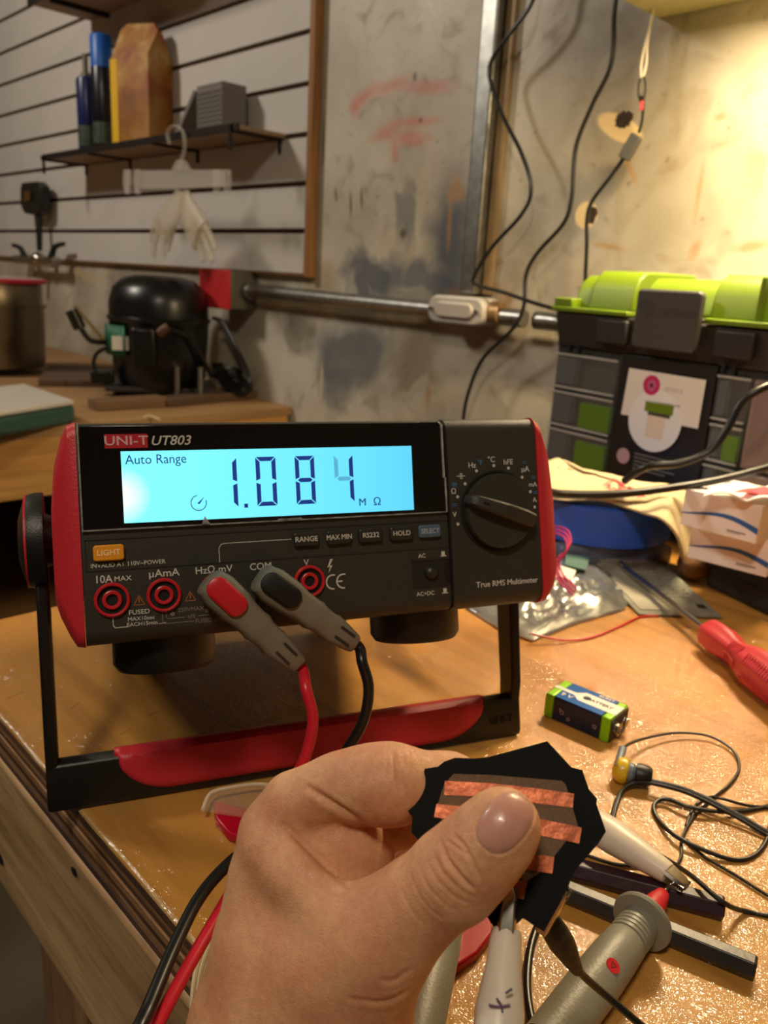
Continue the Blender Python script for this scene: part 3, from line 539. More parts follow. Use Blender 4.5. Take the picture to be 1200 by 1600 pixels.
pc = bar_pt(.2425, .0125, .00025); c0 = bar_pt(.2425, .004, .0022); c1 = bar_pt(.2425, .0245, -.0035); upv = (c1-c0).normalized(); nv = Vector((1, 0, 0)).cross(upv)
T = Matrix(((1, upv.x, nv.x, pc.x), (0, upv.y, nv.y, pc.y), (0, upv.z, nv.z, pc.z), (0, 0, 0, 1)))
MB().text('UNI-T', .0062, T, .0003, .01).build('embossed_lettering', 'deep', HD, smooth=0)

# ------------------------------------------------------------------ test leads
def plug(x, z, x1, z1, ins):
    a = Vector((x, -.0125, z)); e = Vector((x1, -.013, z1)); d = (e-a).normalized(); n = Vector((0, -1, 0)); s = d.cross(n).normalized(); Ln = (e-a).length
    def ring(t, w, hh, yo=0., k=12):
        c = a+d*t+n*yo; out = []
        for i in range(16):
            an = 2*math.pi*i/16; ca, sa = math.cos(an), math.sin(an); q = .5
            out.append(ML @ (c+s*(w*math.copysign(abs(ca)**q, ca))+n*(hh*math.copysign(abs(sa)**q, sa))))
        return out
    m = MB(); m.loft([ring(t, w, hh, yo) for t, w, hh, yo in ((-.0082, .0045, .0058, 0), (-.0070, .0068, .0078, 0), (-.002, .0082, .0090, 0), (.008, .0080, .0090, 0), (.013, .0070, .0086, 0), (.019, .0068, .0082, 0), (.0215, .0072, .0082, 0), (.024, .0064, .0076, 0), (.030, .0060, .0070, 0), (.0315, .0066, .0068, 0), (.038, .0056, .0060, 0), (Ln-.001, .0044, .0050, 0), (Ln, .0038, .0044, 0))])
    m2 = MB(); m2.loft([[ML @ (a+d*(t0+.0015)+s*(px)+n*(.0088+yy)) for px, t0 in rrect(.0098*k, .0195*k, .0045*k, 5)] for yy, k in ((0, 1), (.0010, 1), (.0018, .82))])
    m3 = MB()
    for sg_ in (-1, 1): m3.loft([[ML @ (a+d*t+s*(sg_*.0025+ww*.0006)+n*q) for ww, q in ((-1, yy), (1, yy), (1, yy+.0006), (-1, yy+.0006))] for t, yy in ((.034, .0062), (.042, .0054))])
    m4 = MB(); m4.cyl(ML @ (a+Vector((0, .004, 0))), ML @ (a+Vector((0, .0135, 0))), .0052)
    return m, m2, m3, m4, ML @ e, (MR @ d)
def lead(colname, x, z, x1, z1, ins, mid, tail, lab, cm):
    m, m2, m3, m4, e, d = plug(x, z, x1, z1, ins)
    T0 = ML @ Vector((x, -.0125, z)); R = thing('test_lead', lab, 'test lead', T0, group='test leads plugged into the multimeter')
    off = -T0
    def bl(mb, n_, mm, **k): bmesh.ops.translate(mb.bm, verts=mb.bm.verts, vec=off); return mb.build(n_, mm, R, **k)
    pg = bl(m, 'plug', 'gplug', bevel=.0004)
    bmesh.ops.translate(m2.bm, verts=m2.bm.verts, vec=off); m2.build('plug_inset', ins, pg, bevel=.0004, label=colname+' inset in the grey plug')
    bmesh.ops.translate(m3.bm, verts=m3.bm.verts, vec=off); m3.build('strain_slot', 'dark', pg)
    bmesh.ops.translate(m4.bm, verts=m4.bm.verts, vec=off); m4.build('plug_sleeve', 'gplug', pg)
    pts = [e-d*.004, e+d*.003]+mid+tail
    c = MB(); c.tube(pts, .0025, 14, 10); bl(c, 'cable', cm, label=colname+' cable')
    return R
red_mid = [atD(478, 1075, .345), atD(489, 1125, .345), atD(478, 1180, .345), atD(458, 1220, .343), atD(430, 1275, .335)]
red_tail = [atD(385, 1350, .325), atD(352, 1410, .31), atD(300, 1500, .285), atD(250, 1592, .265), atD(215, 1665, .255), atD(190, 1800, .26), atD(230, 1950, .27)]
blk_mid = [atD(566, 1035, .36), atD(576, 1075, .36), atD(568, 1125, .36), atD(540, 1175, .36), atD(500, 1235, .355)]
blk_tail = [atD(420, 1300, .335), atD(355, 1352, .32), atD(310, 1405, .305), atD(272, 1480, .285), atD(232, 1575, .262), atD(205, 1640, .25), atD(180, 1770, .255), atD(210, 1950, .265)]
lead('red', .0549, .0197, .0868, -.0150, 'jackred', red_mid, red_tail, 'red test lead whose grey plug with a red inset sits in the third socket', 'cred')
lead('black', .0780, .0203, .1135, -.0085, 'deep', blk_mid, blk_tail, 'black test lead whose grey plug with a black inset sits in the COM socket', 'cblk')
# ------------------------------------------------------------------ hand: smooth signed-distance body, meshed with surface nets
def C3(x, y, d): return np.array([(x-600)/_f*d, (y-800)/_f*d, d], dtype=np.float32)
def smin(a, b, k):
    h_ = np.maximum(k-np.abs(a-b), 0)/k; return np.minimum(a, b)-h_*h_*k*.25
def cone(P, a, b, ra, rb):
    pa = P-a; ba = b-a; t = np.clip((pa@ba)/(ba@ba), 0, 1); return np.sqrt(((pa-t[..., None]*ba)**2).sum(-1))-(ra+(rb-ra)*t)
def chain(P, pts, k=.004):
    d = None
    for (a, ra), (b, rb) in zip(pts, pts[1:]):
        q = cone(P, a, b, ra, rb); d = q if d is None else smin(d, q, k)
    return d
mmr = lambda x, y, d, r: (C3(x, y, d), r/1000)
G_palm = [ # (chain, blend)
 [mmr(520, 3000, .150, 36), mmr(458, 1900, .226, 30), mmr(458, 1640, .246, 27.5)],
 [mmr(408, 1700, .254, 20), mmr(405, 1600, .252, 20), mmr(426, 1480, .250, 17.5), mmr(425, 1375, .2530, 12.3), mmr(427, 1298, .2545, 9.6)],
 [mmr(440, 1640, .262, 22), mmr(470, 1480, .272, 17), mmr(485, 1360, .277, 11), mmr(490, 1335, .279, 10)],
 [mmr(470, 1640, .272, 20), mmr(520, 1500, .290, 15), mmr(535, 1400, .298, 11)],
 [mmr(510, 1640, .272, 20), mmr(570, 1520, .300, 13), mmr(585, 1440, .312, 10)],
 [mmr(540, 1650, .245, 20), mmr(540, 1560, .238, 19), mmr(562, 1506, .231, 16.), mmr(594, 1466, .2255, 13.6)],
 [mmr(470, 1560, .243, 20), mmr(500, 1500, .238, 17)],
]
G_thumb = [mmr(594, 1466, .2255, 13.6), mmr(652, 1413, .2215, 12.0), mmr(712, 1366, .2165, 12.1), mmr(748, 1332, .2135, 11.0), mmr(778, 1300, .212, 9.9), mmr(787, 1288, .2115, 9.2)]
G_index = [mmr(427, 1298, .2545, 9.6), mmr(460, 1258, .2520, 9.5), mmr(505, 1238, .2495, 8.8), mmr(535, 1225, .248, 8.8), mmr(578, 1225, .2458, 11.0), mmr(612, 1226, .2445, 12.0)]
G_index2 = [mmr(612, 1224, .2450, 11.3), mmr(700, 1228, .2490, 9.6), mmr(765, 1248, .2480, 8.8), mmr(790, 1280, .2400, 8.2), mmr(795, 1290, .2365, 7.4)]
G_mid = [mmr(500, 1345, .278, 10), mmr(560, 1300, .270, 10), mmr(640, 1270, .264, 9.8), mmr(720, 1285, .262, 9), mmr(765, 1320, .258, 8)]
G_ring = [mmr(550, 1400, .298, 10), mmr(600, 1345, .292, 10), mmr(665, 1320, .286, 9.6), mmr(725, 1335, .281, 8.6), mmr(742, 1370, .276, 7.6)]
G_lit = [mmr(590, 1440, .312, 9.5), mmr(630, 1400, .310, 9), mmr(680, 1375, .304, 8.4), mmr(715, 1390, .298, 7.2), mmr(722, 1410, .294, 6.8)]
G_web = [mmr(424, 1322, .2465, 8.6), mmr(462, 1364, .2410, 8.5), mmr(518, 1424, .2320, 9.2)]
G_fold = [mmr(462, 1272, .2400, 3.5), mmr(492, 1292, .2395, 5.2), mmr(528, 1326, .2385, 6.), mmr(572, 1364, .2375, 6.)]
G_pad = [mmr(486, 1274, .2545, 9.5), mmr(520, 1302, .2550, 11.5), mmr(544, 1328, .2555, 12.0), mmr(556, 1362, .2560, 12.)]
def hand_sdf(P):
    P = P.astype(np.float32)
    d = chain(P, G_palm[0], .01)
    for g in G_palm[1:]: d = smin(d, chain(P, g, .008), .011)
    d = smin(d, chain(P, G_web, .006), .006)
    d = smin(d, chain(P, G_thumb, .004), .009)
    d = -smin(-d, chain(P, G_fold, .004), .0025)      # hollow of the fold beside the web
    d = smin(d, chain(P, G_index, .005), .005)
    d = smin(d, chain(P, G_pad, .008), .0022)
    d = smin(d, chain(P, G_index2, .004), .0035)
    d = smin(d, chain(P, G_mid, .004), .0022); d = smin(d, chain(P, G_ring, .004), .0022); d = smin(d, chain(P, G_lit, .004), .0022)
    return d
def surface_nets(fn, lo, hi, h_):
    ax = [np.arange(lo[i], hi[i]+h_, h_, dtype=np.float32) for i in range(3)]; n = [len(a) for a in ax]
    V = np.empty(n, np.float32)
    for i in range(0, n[0], 16):
        X, Y, Z_ = np.meshgrid(ax[0][i:i+16], ax[1], ax[2], indexing='ij'); V[i:i+16] = fn(np.stack([X, Y, Z_], -1))
    s = V < 0; m = [k-1 for k in n]
    acc = np.zeros((*m, 3), np.float32); cnt = np.zeros(m, np.float32)
    for dx in range(3):
        for a in (0, 1):
            for b_ in (0, 1):
                o = [0, 0, 0]; oth = [q for q in range(3) if q != dx]; o[oth[0]] = a; o[oth[1]] = b_
                p = tuple(slice(o[q], o[q]+m[q]) for q in range(3)); o2_ = list(o); o2_[dx] = 1; p2 = tuple(slice(o2_[q], o2_[q]+m[q]) for q in range(3))
                v0 = V[p]; v1 = V[p2]; c = (v0 < 0) != (v1 < 0); t = np.where(c, v0/np.where(c, v0-v1, 1), 0)
                for q in range(3): acc[..., q] += np.where(c, (t if q == dx else o[q]), 0)
                cnt += c
    act = cnt > 0; idx = -np.ones(m, np.int64); idx[act] = np.arange(act.sum())
    base = np.stack(np.nonzero(act), -1).astype(np.float32); P = np.array(lo)+h_*(base+acc[act]/cnt[act][:, None])
    F = []
    for dx in range(3):
        u, v = [q for q in range(3) if q != dx]
        p = [slice(1, m[q]) for q in range(3)]; p[dx] = slice(0, m[dx]); p2 = list(p); p2[dx] = slice(1, m[dx]+1)
        c0 = s[tuple(p)]; c1 = s[tuple(p2)]; I = np.stack(np.nonzero(c0 != c1), -1)
        if not len(I): continue
        fl = c0[tuple(I.T)]; I = I.copy(); 
        for q in range(3):
            if q != dx: I[:, q] += 1
        def at(du, dv): J = I.copy(); J[:, u] -= du; J[:, v] -= dv; return idx[tuple(J.T)]
        Q = np.stack([at(0, 0), at(1, 0), at(1, 1), at(0, 1)], -1); fl = ~fl if dx == 1 else fl; Q[~fl] = Q[~fl][:, ::-1]; F.append(Q)
    F = np.concatenate(F); F = F[(F >= 0).all(1)]
    return P, F
def proj_px(P): return P[:, 0]/P[:, 2]*_f+600, P[:, 1]/P[:, 2]*_f+800
def grad(fn, P, e=.0004):
    G = np.stack([fn(P+np.eye(3)[i]*e)-fn(P-np.eye(3)[i]*e) for i in range(3)], -1); return G/np.maximum(np.linalg.norm(G, axis=1)[:, None], 1e-9)
HP, HF = surface_nets(hand_sdf, (-.078, .055, .182), (.052, .262, .334), .0012)
me = bpy.data.meshes.new('hand'); me.from_pydata(HP.tolist(), [], HF.tolist()); ob = bpy.data.objects.new('tmp', me); COL.objects.link(ob)
md = ob.modifiers.new('s', 'SMOOTH'); md.factor = .5; md.iterations = 2; md = ob.modifiers.new('u', 'SUBSURF'); md.levels = 1
ev = ob.evaluated_get(bpy.context.evaluated_depsgraph_get()); me2 = bpy.data.meshes.new_from_object(ev); bpy.data.objects.remove(ob)
V = np.empty(len(me2.vertices)*3, np.float32); me2.vertices.foreach_get('co', V); V = V.reshape(-1, 3).astype(np.float64)
NR = grad(hand_sdf, V)
X_, Y_ = proj_px(V); face = (NR*V).sum(1)/np.linalg.norm(V, axis=1) < -.05      # side turned to the thumb side of the hand
def crease(pts, depth, w, dlo=0, dhi=9, lip=.25, taper=True):
    """skin fold: a groove along the polyline with raised lips"""
    D = np.full(len(V), 1e9); TT_ = np.zeros(len(V)); P = [Vector(p) for p in smooth_path([(a, b_, 0) for a, b_ in pts], 5)]
    for i_, (a, b_) in enumerate(zip(P, P[1:])):
        ax, ay, bx, by = a.x, a.y, b_.x, b_.y; t = np.clip(((X_-ax)*(bx-ax)+(Y_-ay)*(by-ay))/max((bx-ax)**2+(by-ay)**2, 1e-6), 0, 1)
        dd_ = np.hypot(X_-ax-t*(bx-ax), Y_-ay-t*(by-ay)); TT_ = np.where(dd_ < D, (i_+t)/(len(P)-1), TT_); D = np.minimum(D, dd_)
    q = (-np.exp(-(D/w)**2)+lip*np.exp(-((D-2.1*w)/(1.1*w))**2))*depth
    if taper: q *= np.sqrt(np.sin(np.pi*np.clip(TT_, .001, .999)))
    q[~(face & (V[:, 2] > dlo) & (V[:, 2] < dhi))] = 0; return q
dsp = np.zeros(len(V))
TH = dict(dlo=.19, dhi=.225)
for pts, dp, w in (([(690, 1318), (700, 1345), (722, 1372), (742, 1392)], .0010, 3.2), ([(708, 1305), (722, 1318), (738, 1345), (750, 1374)], .0008, 3.), ([(698, 1312), (716, 1326), (734, 1338)], .0006, 2.4),
                   ([(678, 1336), (694, 1366), (722, 1392), (745, 1402)], .0004, 2.4), ([(668, 1348), (684, 1376), (712, 1402), (736, 1412)], .0003, 2.2), ([(655, 1352), (668, 1384), (694, 1412), (716, 1424)], .0003, 2.2), ([(640, 1362), (652, 1394), (672, 1420), (696, 1440)], .00025, 2.2), ([(622, 1378), (636, 1410), (654, 1436), (676, 1456)], .0002, 2.4),
                   ([(740, 1352), (752, 1372), (756, 1388)], .0005, 2.6)): dsp += crease(pts, dp, w, **TH)
for pts, dp, w in (([(612, 1172), (618, 1196), (622, 1220), (628, 1242)], .0009, 3.2), ([(604, 1170), (606, 1190), (610, 1215)], .0004, 2.4), ([(628, 1174), (632, 1190), (634, 1206)], .0004, 2.4), ([(560, 1182), (564, 1206), (566, 1226)], .0002, 2.), ([(574, 1178), (578, 1200), (580, 1220)], .0002, 2.), ([(546, 1190), (550, 1214)], .0002, 2.), ([(642, 1172), (648, 1184)], .0003, 2.)): dsp += crease(pts, dp, w, .225, .255)
for pts, dp, w in (([(440, 1284), (470, 1314), (508, 1350), (552, 1390)], .0009, 5.), ([(478, 1228), (496, 1240), (520, 1256), (548, 1274), (580, 1298)], .0012, 5.), ([(455, 1352), (500, 1384), (540, 1397)], .0004, 5.),
                   ([(590, 1530), (615, 1532), (645, 1512)], .0004, 4.), ([(540, 1560), (600, 1566), (642, 1546)], .0005, 4.)): dsp += crease(pts, dp, w, .2, .29)
# nail bed groove round the thumb nail
NC = (789., 1285.); na = math.radians(-52)      # nail axis in the picture of the thumb, from cuticle to free edge
def nail_outline(k=1., n=48):
    out = []
    for i in range(n):
        a = 2*math.pi*i/n; u = 51*math.copysign(abs(math.cos(a))**.85, math.cos(a))*k; v = 36.5*math.copysign(abs(math.sin(a))**.8, math.sin(a))*k
        if u > 0: v *= 1.0
        out.append((NC[0]+u*math.cos(na)-v*math.sin(na), NC[1]+u*math.sin(na)+v*math.cos(na)))
    return out
no = nail_outline(.99); dsp += crease(no[8:]+no[:1] if False else no+[no[0]], .0003, 2.6, lip=.5, taper=False, **TH)
V2 = V+NR*dsp[:, None]
HW = Vector((0, 0, CAMZ))
me2.vertices.foreach_set('co', (V2@CW.T+np.array([0, 0, CAMZ])).astype(np.float32).ravel()); me2.update()
def skin_mat():
    m = mat('skin', S(224, 168, 132), .45, sss=.22, spec=.45); nt = m.node_tree; b = nt.nodes['Principled BSDF']; L = nt.links.new
    tc = nd(nt, 'ShaderNodeTexCoord')
    n1 = nd(nt, 'ShaderNodeTexNoise'); n1.inputs['Scale'].default_value = 62; n1.inputs['Detail'].default_value = 5; L(tc.outputs['Object'], n1.inputs[0])
    cr = nd(nt, 'ShaderNodeValToRGB'); e = cr.color_ramp.elements; e[0].position = .33; e[0].color = S(212, 146, 110); e[1].position = .64; e[1].color = S(228, 174, 130); L(n1.outputs['Fac'], cr.inputs[0])
    n0 = nd(nt, 'ShaderNodeTexNoise'); n0.inputs['Scale'].default_value = 420; n0.inputs['Detail'].default_value = 3; L(tc.outputs['Object'], n0.inputs[0])
    c0 = nd(nt, 'ShaderNodeValToRGB'); c0.color_ramp.elements[0].position = .3; c0.color_ramp.elements[0].color = (.8, .74, .7, 1); c0.color_ramp.elements[1].position = .6; L(n0.outputs['Fac'], c0.inputs[0])
    mx = nd(nt, 'ShaderNodeMixRGB', blend_type='MULTIPLY'); mx.inputs[0].default_value = .5; L(cr.outputs[0], mx.inputs[1]); L(c0.outputs[0], mx.inputs[2]); L(mx.outputs[0], b.inputs['Base Color'])
    vo = nd(nt, 'ShaderNodeTexVoronoi', feature='DISTANCE_TO_EDGE'); vo.inputs['Scale'].default_value = 1150
    mp = nd(nt, 'ShaderNodeMapping'); mp.inputs['Scale'].default_value = (1, 1.5, .7); L(tc.outputs['Object'], mp.inputs[0])
    dn = nd(nt, 'ShaderNodeTexNoise'); dn.inputs['Scale'].default_value = 300; L(mp.outputs[0], dn.inputs[0]); mm_ = nd(nt, 'ShaderNodeMixRGB'); mm_.inputs[0].default_value = .004; L(mp.outputs[0], mm_.inputs[1]); L(dn.outputs['Color'], mm_.inputs[2]); L(mm_.outputs[0], vo.inputs['Vector'])
    pw = nd(nt, 'ShaderNodeMapRange'); pw.inputs['From Max'].default_value = .18; L(vo.outputs['Distance'], pw.inputs[0])
    bp = nd(nt, 'ShaderNodeBump'); bp.inputs['Strength'].default_value = .5; bp.inputs['Distance'].default_value = .00016; L(pw.outputs[0], bp.inputs['Height'])
    n2 = nd(nt, 'ShaderNodeTexNoise'); n2.inputs['Scale'].default_value = 260; n2.inputs['Detail'].default_value = 6; L(tc.outputs['Object'], n2.inputs[0])
    b2 = nd(nt, 'ShaderNodeBump'); b2.inputs['Strength'].default_value = .25; b2.inputs['Distance'].default_value = .0006; L(n2.outputs['Fac'], b2.inputs['Height']); L(bp.outputs[0], b2.inputs['Normal']); L(b2.outputs[0], b.inputs['Normal'])
    return m
M['skin'] = skin_mat(); me2.materials.clear(); me2.materials.append(M['skin']); me2.shade_smooth()
hand = bpy.data.objects.new('hand', me2); COL.objects.link(hand)
tag(hand, 'left hand of a person pinching the black taped copper patch between thumb and forefinger', 'person')
# thumb nail: traced onto the surface of the thumb
def surf(x, y, off=0., d0=.185):
    r = np.array([(x-600)/_f, (y-800)/_f, 1.]); r = r/np.linalg.norm(r); t = d0*np.linalg.norm([(x-600)/_f, (y-800)/_f, 1.])
    for _ in range(90):
        q = float(hand_sdf((r*t)[None])[0])
        if q < 2e-5: break
        t += q
    return r*t
def towrld(p): return Vector(CW@np.asarray(p, dtype=float))+HW
rings = []
c_s = surf(*NC)
for j, k in enumerate((.02, .25, .5, .75, .9, 1.)):
    ring = []
    for x, y in nail_outline(k, 36):
        s_ = surf(x, y); 
        g_ = grad(hand_sdf, s_[None])[0]
        ring.append(towrld(s_+g_*(.00035 if k < .85 else (.00025 if k < .95 else -.00005))))
    rings.append(ring)
nb = MB(); nb.loft(rings, cap=False); nb.bm.faces.new([nb.bm.verts[i] for i in range(36)]) if False else None
M['nail'] = mat('nail', S(206, 150, 132), .34, sss=.2, spec=.5, coat=.15, var=.18, vscale=90, stretch=(1, 1, .4), bump=.1, bscale=300)
nl_ = nb.build('thumb_nail', 'nail', hand, smooth=80, label='pale glossy thumb nail')

# ------------------------------------------------------------------ taped copper patch held in the hand
PC = atD(787, 1290, .2290); pn = -(Vector(ray(787, 1290)).normalized()); pn = (pn+Vector((.02, 0, .10))).normalized()
def pp(x, y, o=0.): return atP(x, y, PC+pn*o, pn)
PT = thing('copper_sensor_patch', 'black tape patch with brown foam and copper strips pinched under the thumb', 'sensor patch', PC)
def slab(poly, z0, z1):
    n = len(poly); vs = [pp(x, y, z)-PC for z in (z0, z1) for x, y in poly]; m = MB()
    m._add(vs, [tuple(reversed(range(n))), tuple(range(n, 2*n))]+[(i, (i+1) % n, n+(i+1) % n, n+i) for i in range(n)]); return m
tape = [(855, 1158), (893, 1199), (910, 1203), (920, 1233), (933, 1248), (932, 1256), (947, 1299), (936, 1317), (898, 1361), (888, 1385), (875, 1412), (868, 1424), (850, 1456), (817, 1435), (801, 1449), (790, 1458), (773, 1452), (752, 1418), (700, 1372), (662, 1321), (643, 1301), (644, 1276), (636, 1265), (651, 1242), (664, 1201), (684, 1198), (694, 1190), (711, 1184), (742, 1185), (762, 1183), (807, 1171)]
slab(tape, -.0008, -.0002).build('tape_backing', 'tape', PT, smooth=0)
foamp = [(709, 1209), (770, 1211), (830, 1216), (878, 1220), (884, 1226), (903, 1290), (866, 1338), (848, 1360), (822, 1378), (790, 1366), (730, 1320), (688, 1279), (682, 1262), (694, 1225)]
slab(foamp, -.0002, .0002).build('foam_sheet', 'foam', PT, smooth=0)
for st in ([(695, 1220), (770, 1224), (840, 1232), (897, 1240), (895, 1262), (838, 1255), (770, 1246), (694, 1242)], [(682, 1256), (745, 1262), (841, 1279), (909, 1293), (905, 1318), (838, 1304), (745, 1284), (678, 1277)],
           [(716, 1312), (830, 1334), (866, 1339), (863, 1365), (815, 1358), (735, 1340)], [(775, 1372), (804, 1374), (824, 1378), (818, 1405), (786, 1399)]):
    slab(st, .0002, .00035).build('copper_strip', 'copper', PT, smooth=0)

# crocodile clips
def croc(name, lab, tip, base, end, boot_m, jaw_w=.0032, r0=.0034, r1=.0058, r2=.0042, cable=None, cm='cblk', waist=None, up=None, marks=None):
    tip, base, end = Vector(tip), Vector(base), Vector(end); R = thing(name, lab, 'crocodile clip', base, group='crocodile clips'); off = -base
    d = (base-tip).normalized(); u = Vector(up) if up is not None else -Vector(ray(800, 1450)); u = (u-d*u.dot(d)).normalized(); s = d.cross(u)
    for q in (1, -1):
        m = MB(); secs = []
        for t, w, g, th in ((0, .45, .0004, .0010), (.15, .8, .0007, .0014), (.6, 1.0, .0014, .0016), (1.0, 1.1, .0022, .0016), (1.15, 1.1, .0024, .0016)):
            c = tip+(base-tip)*t+u*q*g; secs.append([c+s*jaw_w*w+off, c+s*jaw_w*w*.7+u*q*th+off, c-s*jaw_w*w*.7+u*q*th+off, c-s*jaw_w*w+off])
        m.loft(secs); m.build('jaw', 'steel', R, bevel=.0003)
        mt = MB()
        for k in range(6):
            c = tip+(base-tip)*(.06+.1*k)
            for sd_ in (1, -1): mt.box((.0007, .0007, .0018), mtx=frame(c+s*sd_*jaw_w*.75+u*q*.0004+off, u, d))
        mt.build('jaw_teeth', 'steel', R)
    L_ = (end-base).length; dd_ = (end-base).normalized(); s2 = dd_.cross(u).normalized(); u2 = s2.cross(dd_)
    secs = []
    for t, a, b_ in waist or ((-.06, .8, .8), (0, .95, .9), (.08, .95, .95), (.35, 1.25, 1.2), (.6, 1.55, 1.3), (.8, 1.35, 1.2), (.92, .95, 1.), (1, .7, .8)):
        c = base+dd_*(t*L_)+off; secs.append([c+s2*(r0*a*math.cos(2*math.pi*k/20))+u2*(r0*b_*math.sin(2*math.pi*k/20)) for k in range(20)])
    bt = MB().loft(secs).build('insulating_boot', boot_m, R, bevel=.0003)
    if cable: 
        c = MB(); c.tube([end-dd_*.004]+cable, .0012, 10); bmesh.ops.translate(c.bm, verts=c.bm.verts, vec=off); c.build('cable', cm, R)
    return R, bt, off, s2, u2, dd_, base
a = croc('crocodile_clip', 'white booted crocodile clip gripping the bottom of the copper patch below the thumb', pp(797, 1384, .0006), atD(791, 1457, .2185), atD(772, 1690, .196), 'whitebg', .0025, .0041, waist=((-.02, .95, .8), (0, 1., .95), (.25, 1.15, 1.1), (.55, 1.55, 1.3), (.8, 1.5, 1.3), (1, 1., 1.)))
mk = MB()
for p in ([(776, 1560), (783, 1570), (785, 1582)], [(764, 1570), (780, 1573), (797, 1570)], [(790, 1552), (800, 1545)], [(766, 1590), (768, 1598)]):
    pts = [atD(x, y, .2012)-a[6] for x, y in p]
    mk.tube(pts, .0003, 6, 3)
# ink marks sit on the boot surface: push them inwards along the view until they touch
mk.build('ink_scribble', mat('purple_ink', S(105, 85, 120), .6), a[1])
M['blackboot'] = mat('black_shrink', S(26, 25, 24), .5, bump=.8, bscale=180)
croc('crocodile_clip', 'black wrinkled sleeve clip hanging from the lower tip of the patch', pp(884, 1388, -.0034), atD(856, 1436, .2345), atD(903, 1518, .243), 'blackboot', .0020, .0040, waist=((-.12, .7, .5), (0, 1.05, .7), (.2, 1.15, .8), (.45, 1.1, .9), (.65, .85, .75), (.85, .62, .6), (1, .42, .42)),
     cable=[atD(915, 1528, .246), atD(950, 1558, .250), atD(1005, 1605, .250), atD(1080, 1670, .25), atD(1200, 1740, .26)])
# ------------------------------------------------------------------ things on the bench
def rotz(a): return Matrix.Rotation(a, 3, 'Z')
# 9 V battery, lying on its broad... side; local x along its length towards the terminals
A_ = atZ(848, 1118); B_ = atZ(937, 1157); an = math.atan2(B_.y-A_.y, B_.x-A_.x)
BA = thing('battery', 'blue and lime green 9 volt block battery with two metal snap terminals', 'battery', A_, rotz(an))
BL, BW, BH = .0470, .0262, .0172
def bpz(mb, nm, m, par=None, **k): return mb.build(nm, m, par or BA, **k)
bc = bpz(MB().bb(.0062, BL-.0062, 0, BW, .0002, BH), 'battery_case', 'batnavy', bevel=.0012, seg=3)
for x0, x1 in ((0, .0066), (BL-.0066, BL)): bpz(MB().bb(x0, x1, -.0001, BW+.0001, 0, BH+.0001), 'end_band', 'batgreen', bevel=.0014, seg=3)
m = MB(); m.prism([(.0068, .0008), (BL-.0068, .0008), (BL-.0068, BW-.0008), (.0068, BW-.0008)], BH, BH+.00012); bpz(m, 'top_label', 'batblue', smooth=0)
m = MB(); z0, z1 = BH+.00012, BH+.0003; m.prism([(.0, .0115), (.0150, .0115), (.0200, .0068), (BL, .0068), (BL, .0200), (.0200, .0200), (.0150, .0150), (.0, .0150)], z0, z1); bpz(m, 'label_stripe', 'card', smooth=0)
def TB(x, y, a=0): return Matrix.Translation((x, y, z1)) @ Matrix.Rotation(a, 4, 'Z')
m = MB(); m.text('9 V', .0060, TB(.0122, .0066), .0001, .02); m.text('6LR61', .0042, TB(.0330, .0230), .0001, .03); bpz(m, 'label_lettering', 'card', smooth=0)
m = MB(); m.text('BATTERY', .0042, TB(.0330, .0132), .0001, .03); m.lathe([(.0026, 0), (.0026, .0001)], TB(.0235, .0134), 20); bpz(m, 'stripe_lettering', 'batnavy', smooth=0)
m = MB(); F_s = Matrix(((1, 0, 0, 0), (0, 0, -1, -.0001), (0, 1, 0, 0), (0, 0, 0, 1)))
for (x, z, r) in ((.0135, .0080, .0016), (.0185, .0050, .0012), (.0370, .0078, .0014)): m.lathe([(r, 0), (r, .0001), (r*.6, .0001), (r*.6, 0)], F_s @ Matrix.Translation((x, z, 0)), 16, cap=False)
m.text('+', .004, F_s @ Matrix.Translation((.0120, .0095, 0)), .0001, .02); bpz(m, 'side_symbols', mat('dim_symbol', S(150, 120, 120), .5), smooth=0)
bpz(MB().bb(BL, BL+.0008, .001, BW-.001, .001, BH-.001), 'terminal_plate', mat('terminal_plate', S(52, 36, 26), .6), bevel=.0003)
for y, r in ((.0068, .0040), (.0194, .0029)):
    t = frame((BL+.0006, y, BH/2), (1, 0, 0))
    if r > .0035: m = MB().lathe([(r, 0), (r*.92, .0022), (r*1.08, .0032), (r*.85, .0032), (r*.7, .0010)], t, 6, cap=False); m.lathe([(r*.75, 0), (r*.75, .0009)], t, 16)
    else: m = MB().lathe([(r*1.1, 0), (r*.85, .0010), (r, .0022), (r*.95, .0030), (r*.2, .0032)], t, 24)
    bpz(m, 'terminal', 'steel', bevel=.0002)

# earphone and its cord
e0 = atZ(973, 1204, .007)
EP = thing('earphone', 'yellow and blue grey in-ear earphone with black tip and black cord', 'earphone', e0)
def el(*p): return atZ(*p)-e0
dE = (atZ(1018, 1205, .006)-atZ(975, 1195, .006)).normalized()
MB().lathe([(.0001, -.0060), (.0040, -.0055), (.0070, -.0030), (.0078, 0), (.0072, .0022), (.0055, .0032)], frame((0, 0, 0), dE), 24).build('shell', 'yellow', EP)
MB().lathe([(.0052, 0), (.0058, .0012), (.0055, .0030), (.0042, .0042), (.0030, .0050)], frame(dE*.0026, dE), 24).build('nozzle_collar', 'bluegrey', EP)
MB().lathe([(.0030, 0), (.0062, .0005), (.0064, .0030), (.0060, .0070), (.0048, .0092), (.0024, .0096), (.0022, .0060)], frame(dE*.0070, dE), 28).build('ear_tip', 'black', EP)
MB().tube([el(966, 1200, .010), el(968, 1188, .0115), el(973, 1170, .012)], .0023, 16).build('stem', 'bluegrey', EP)
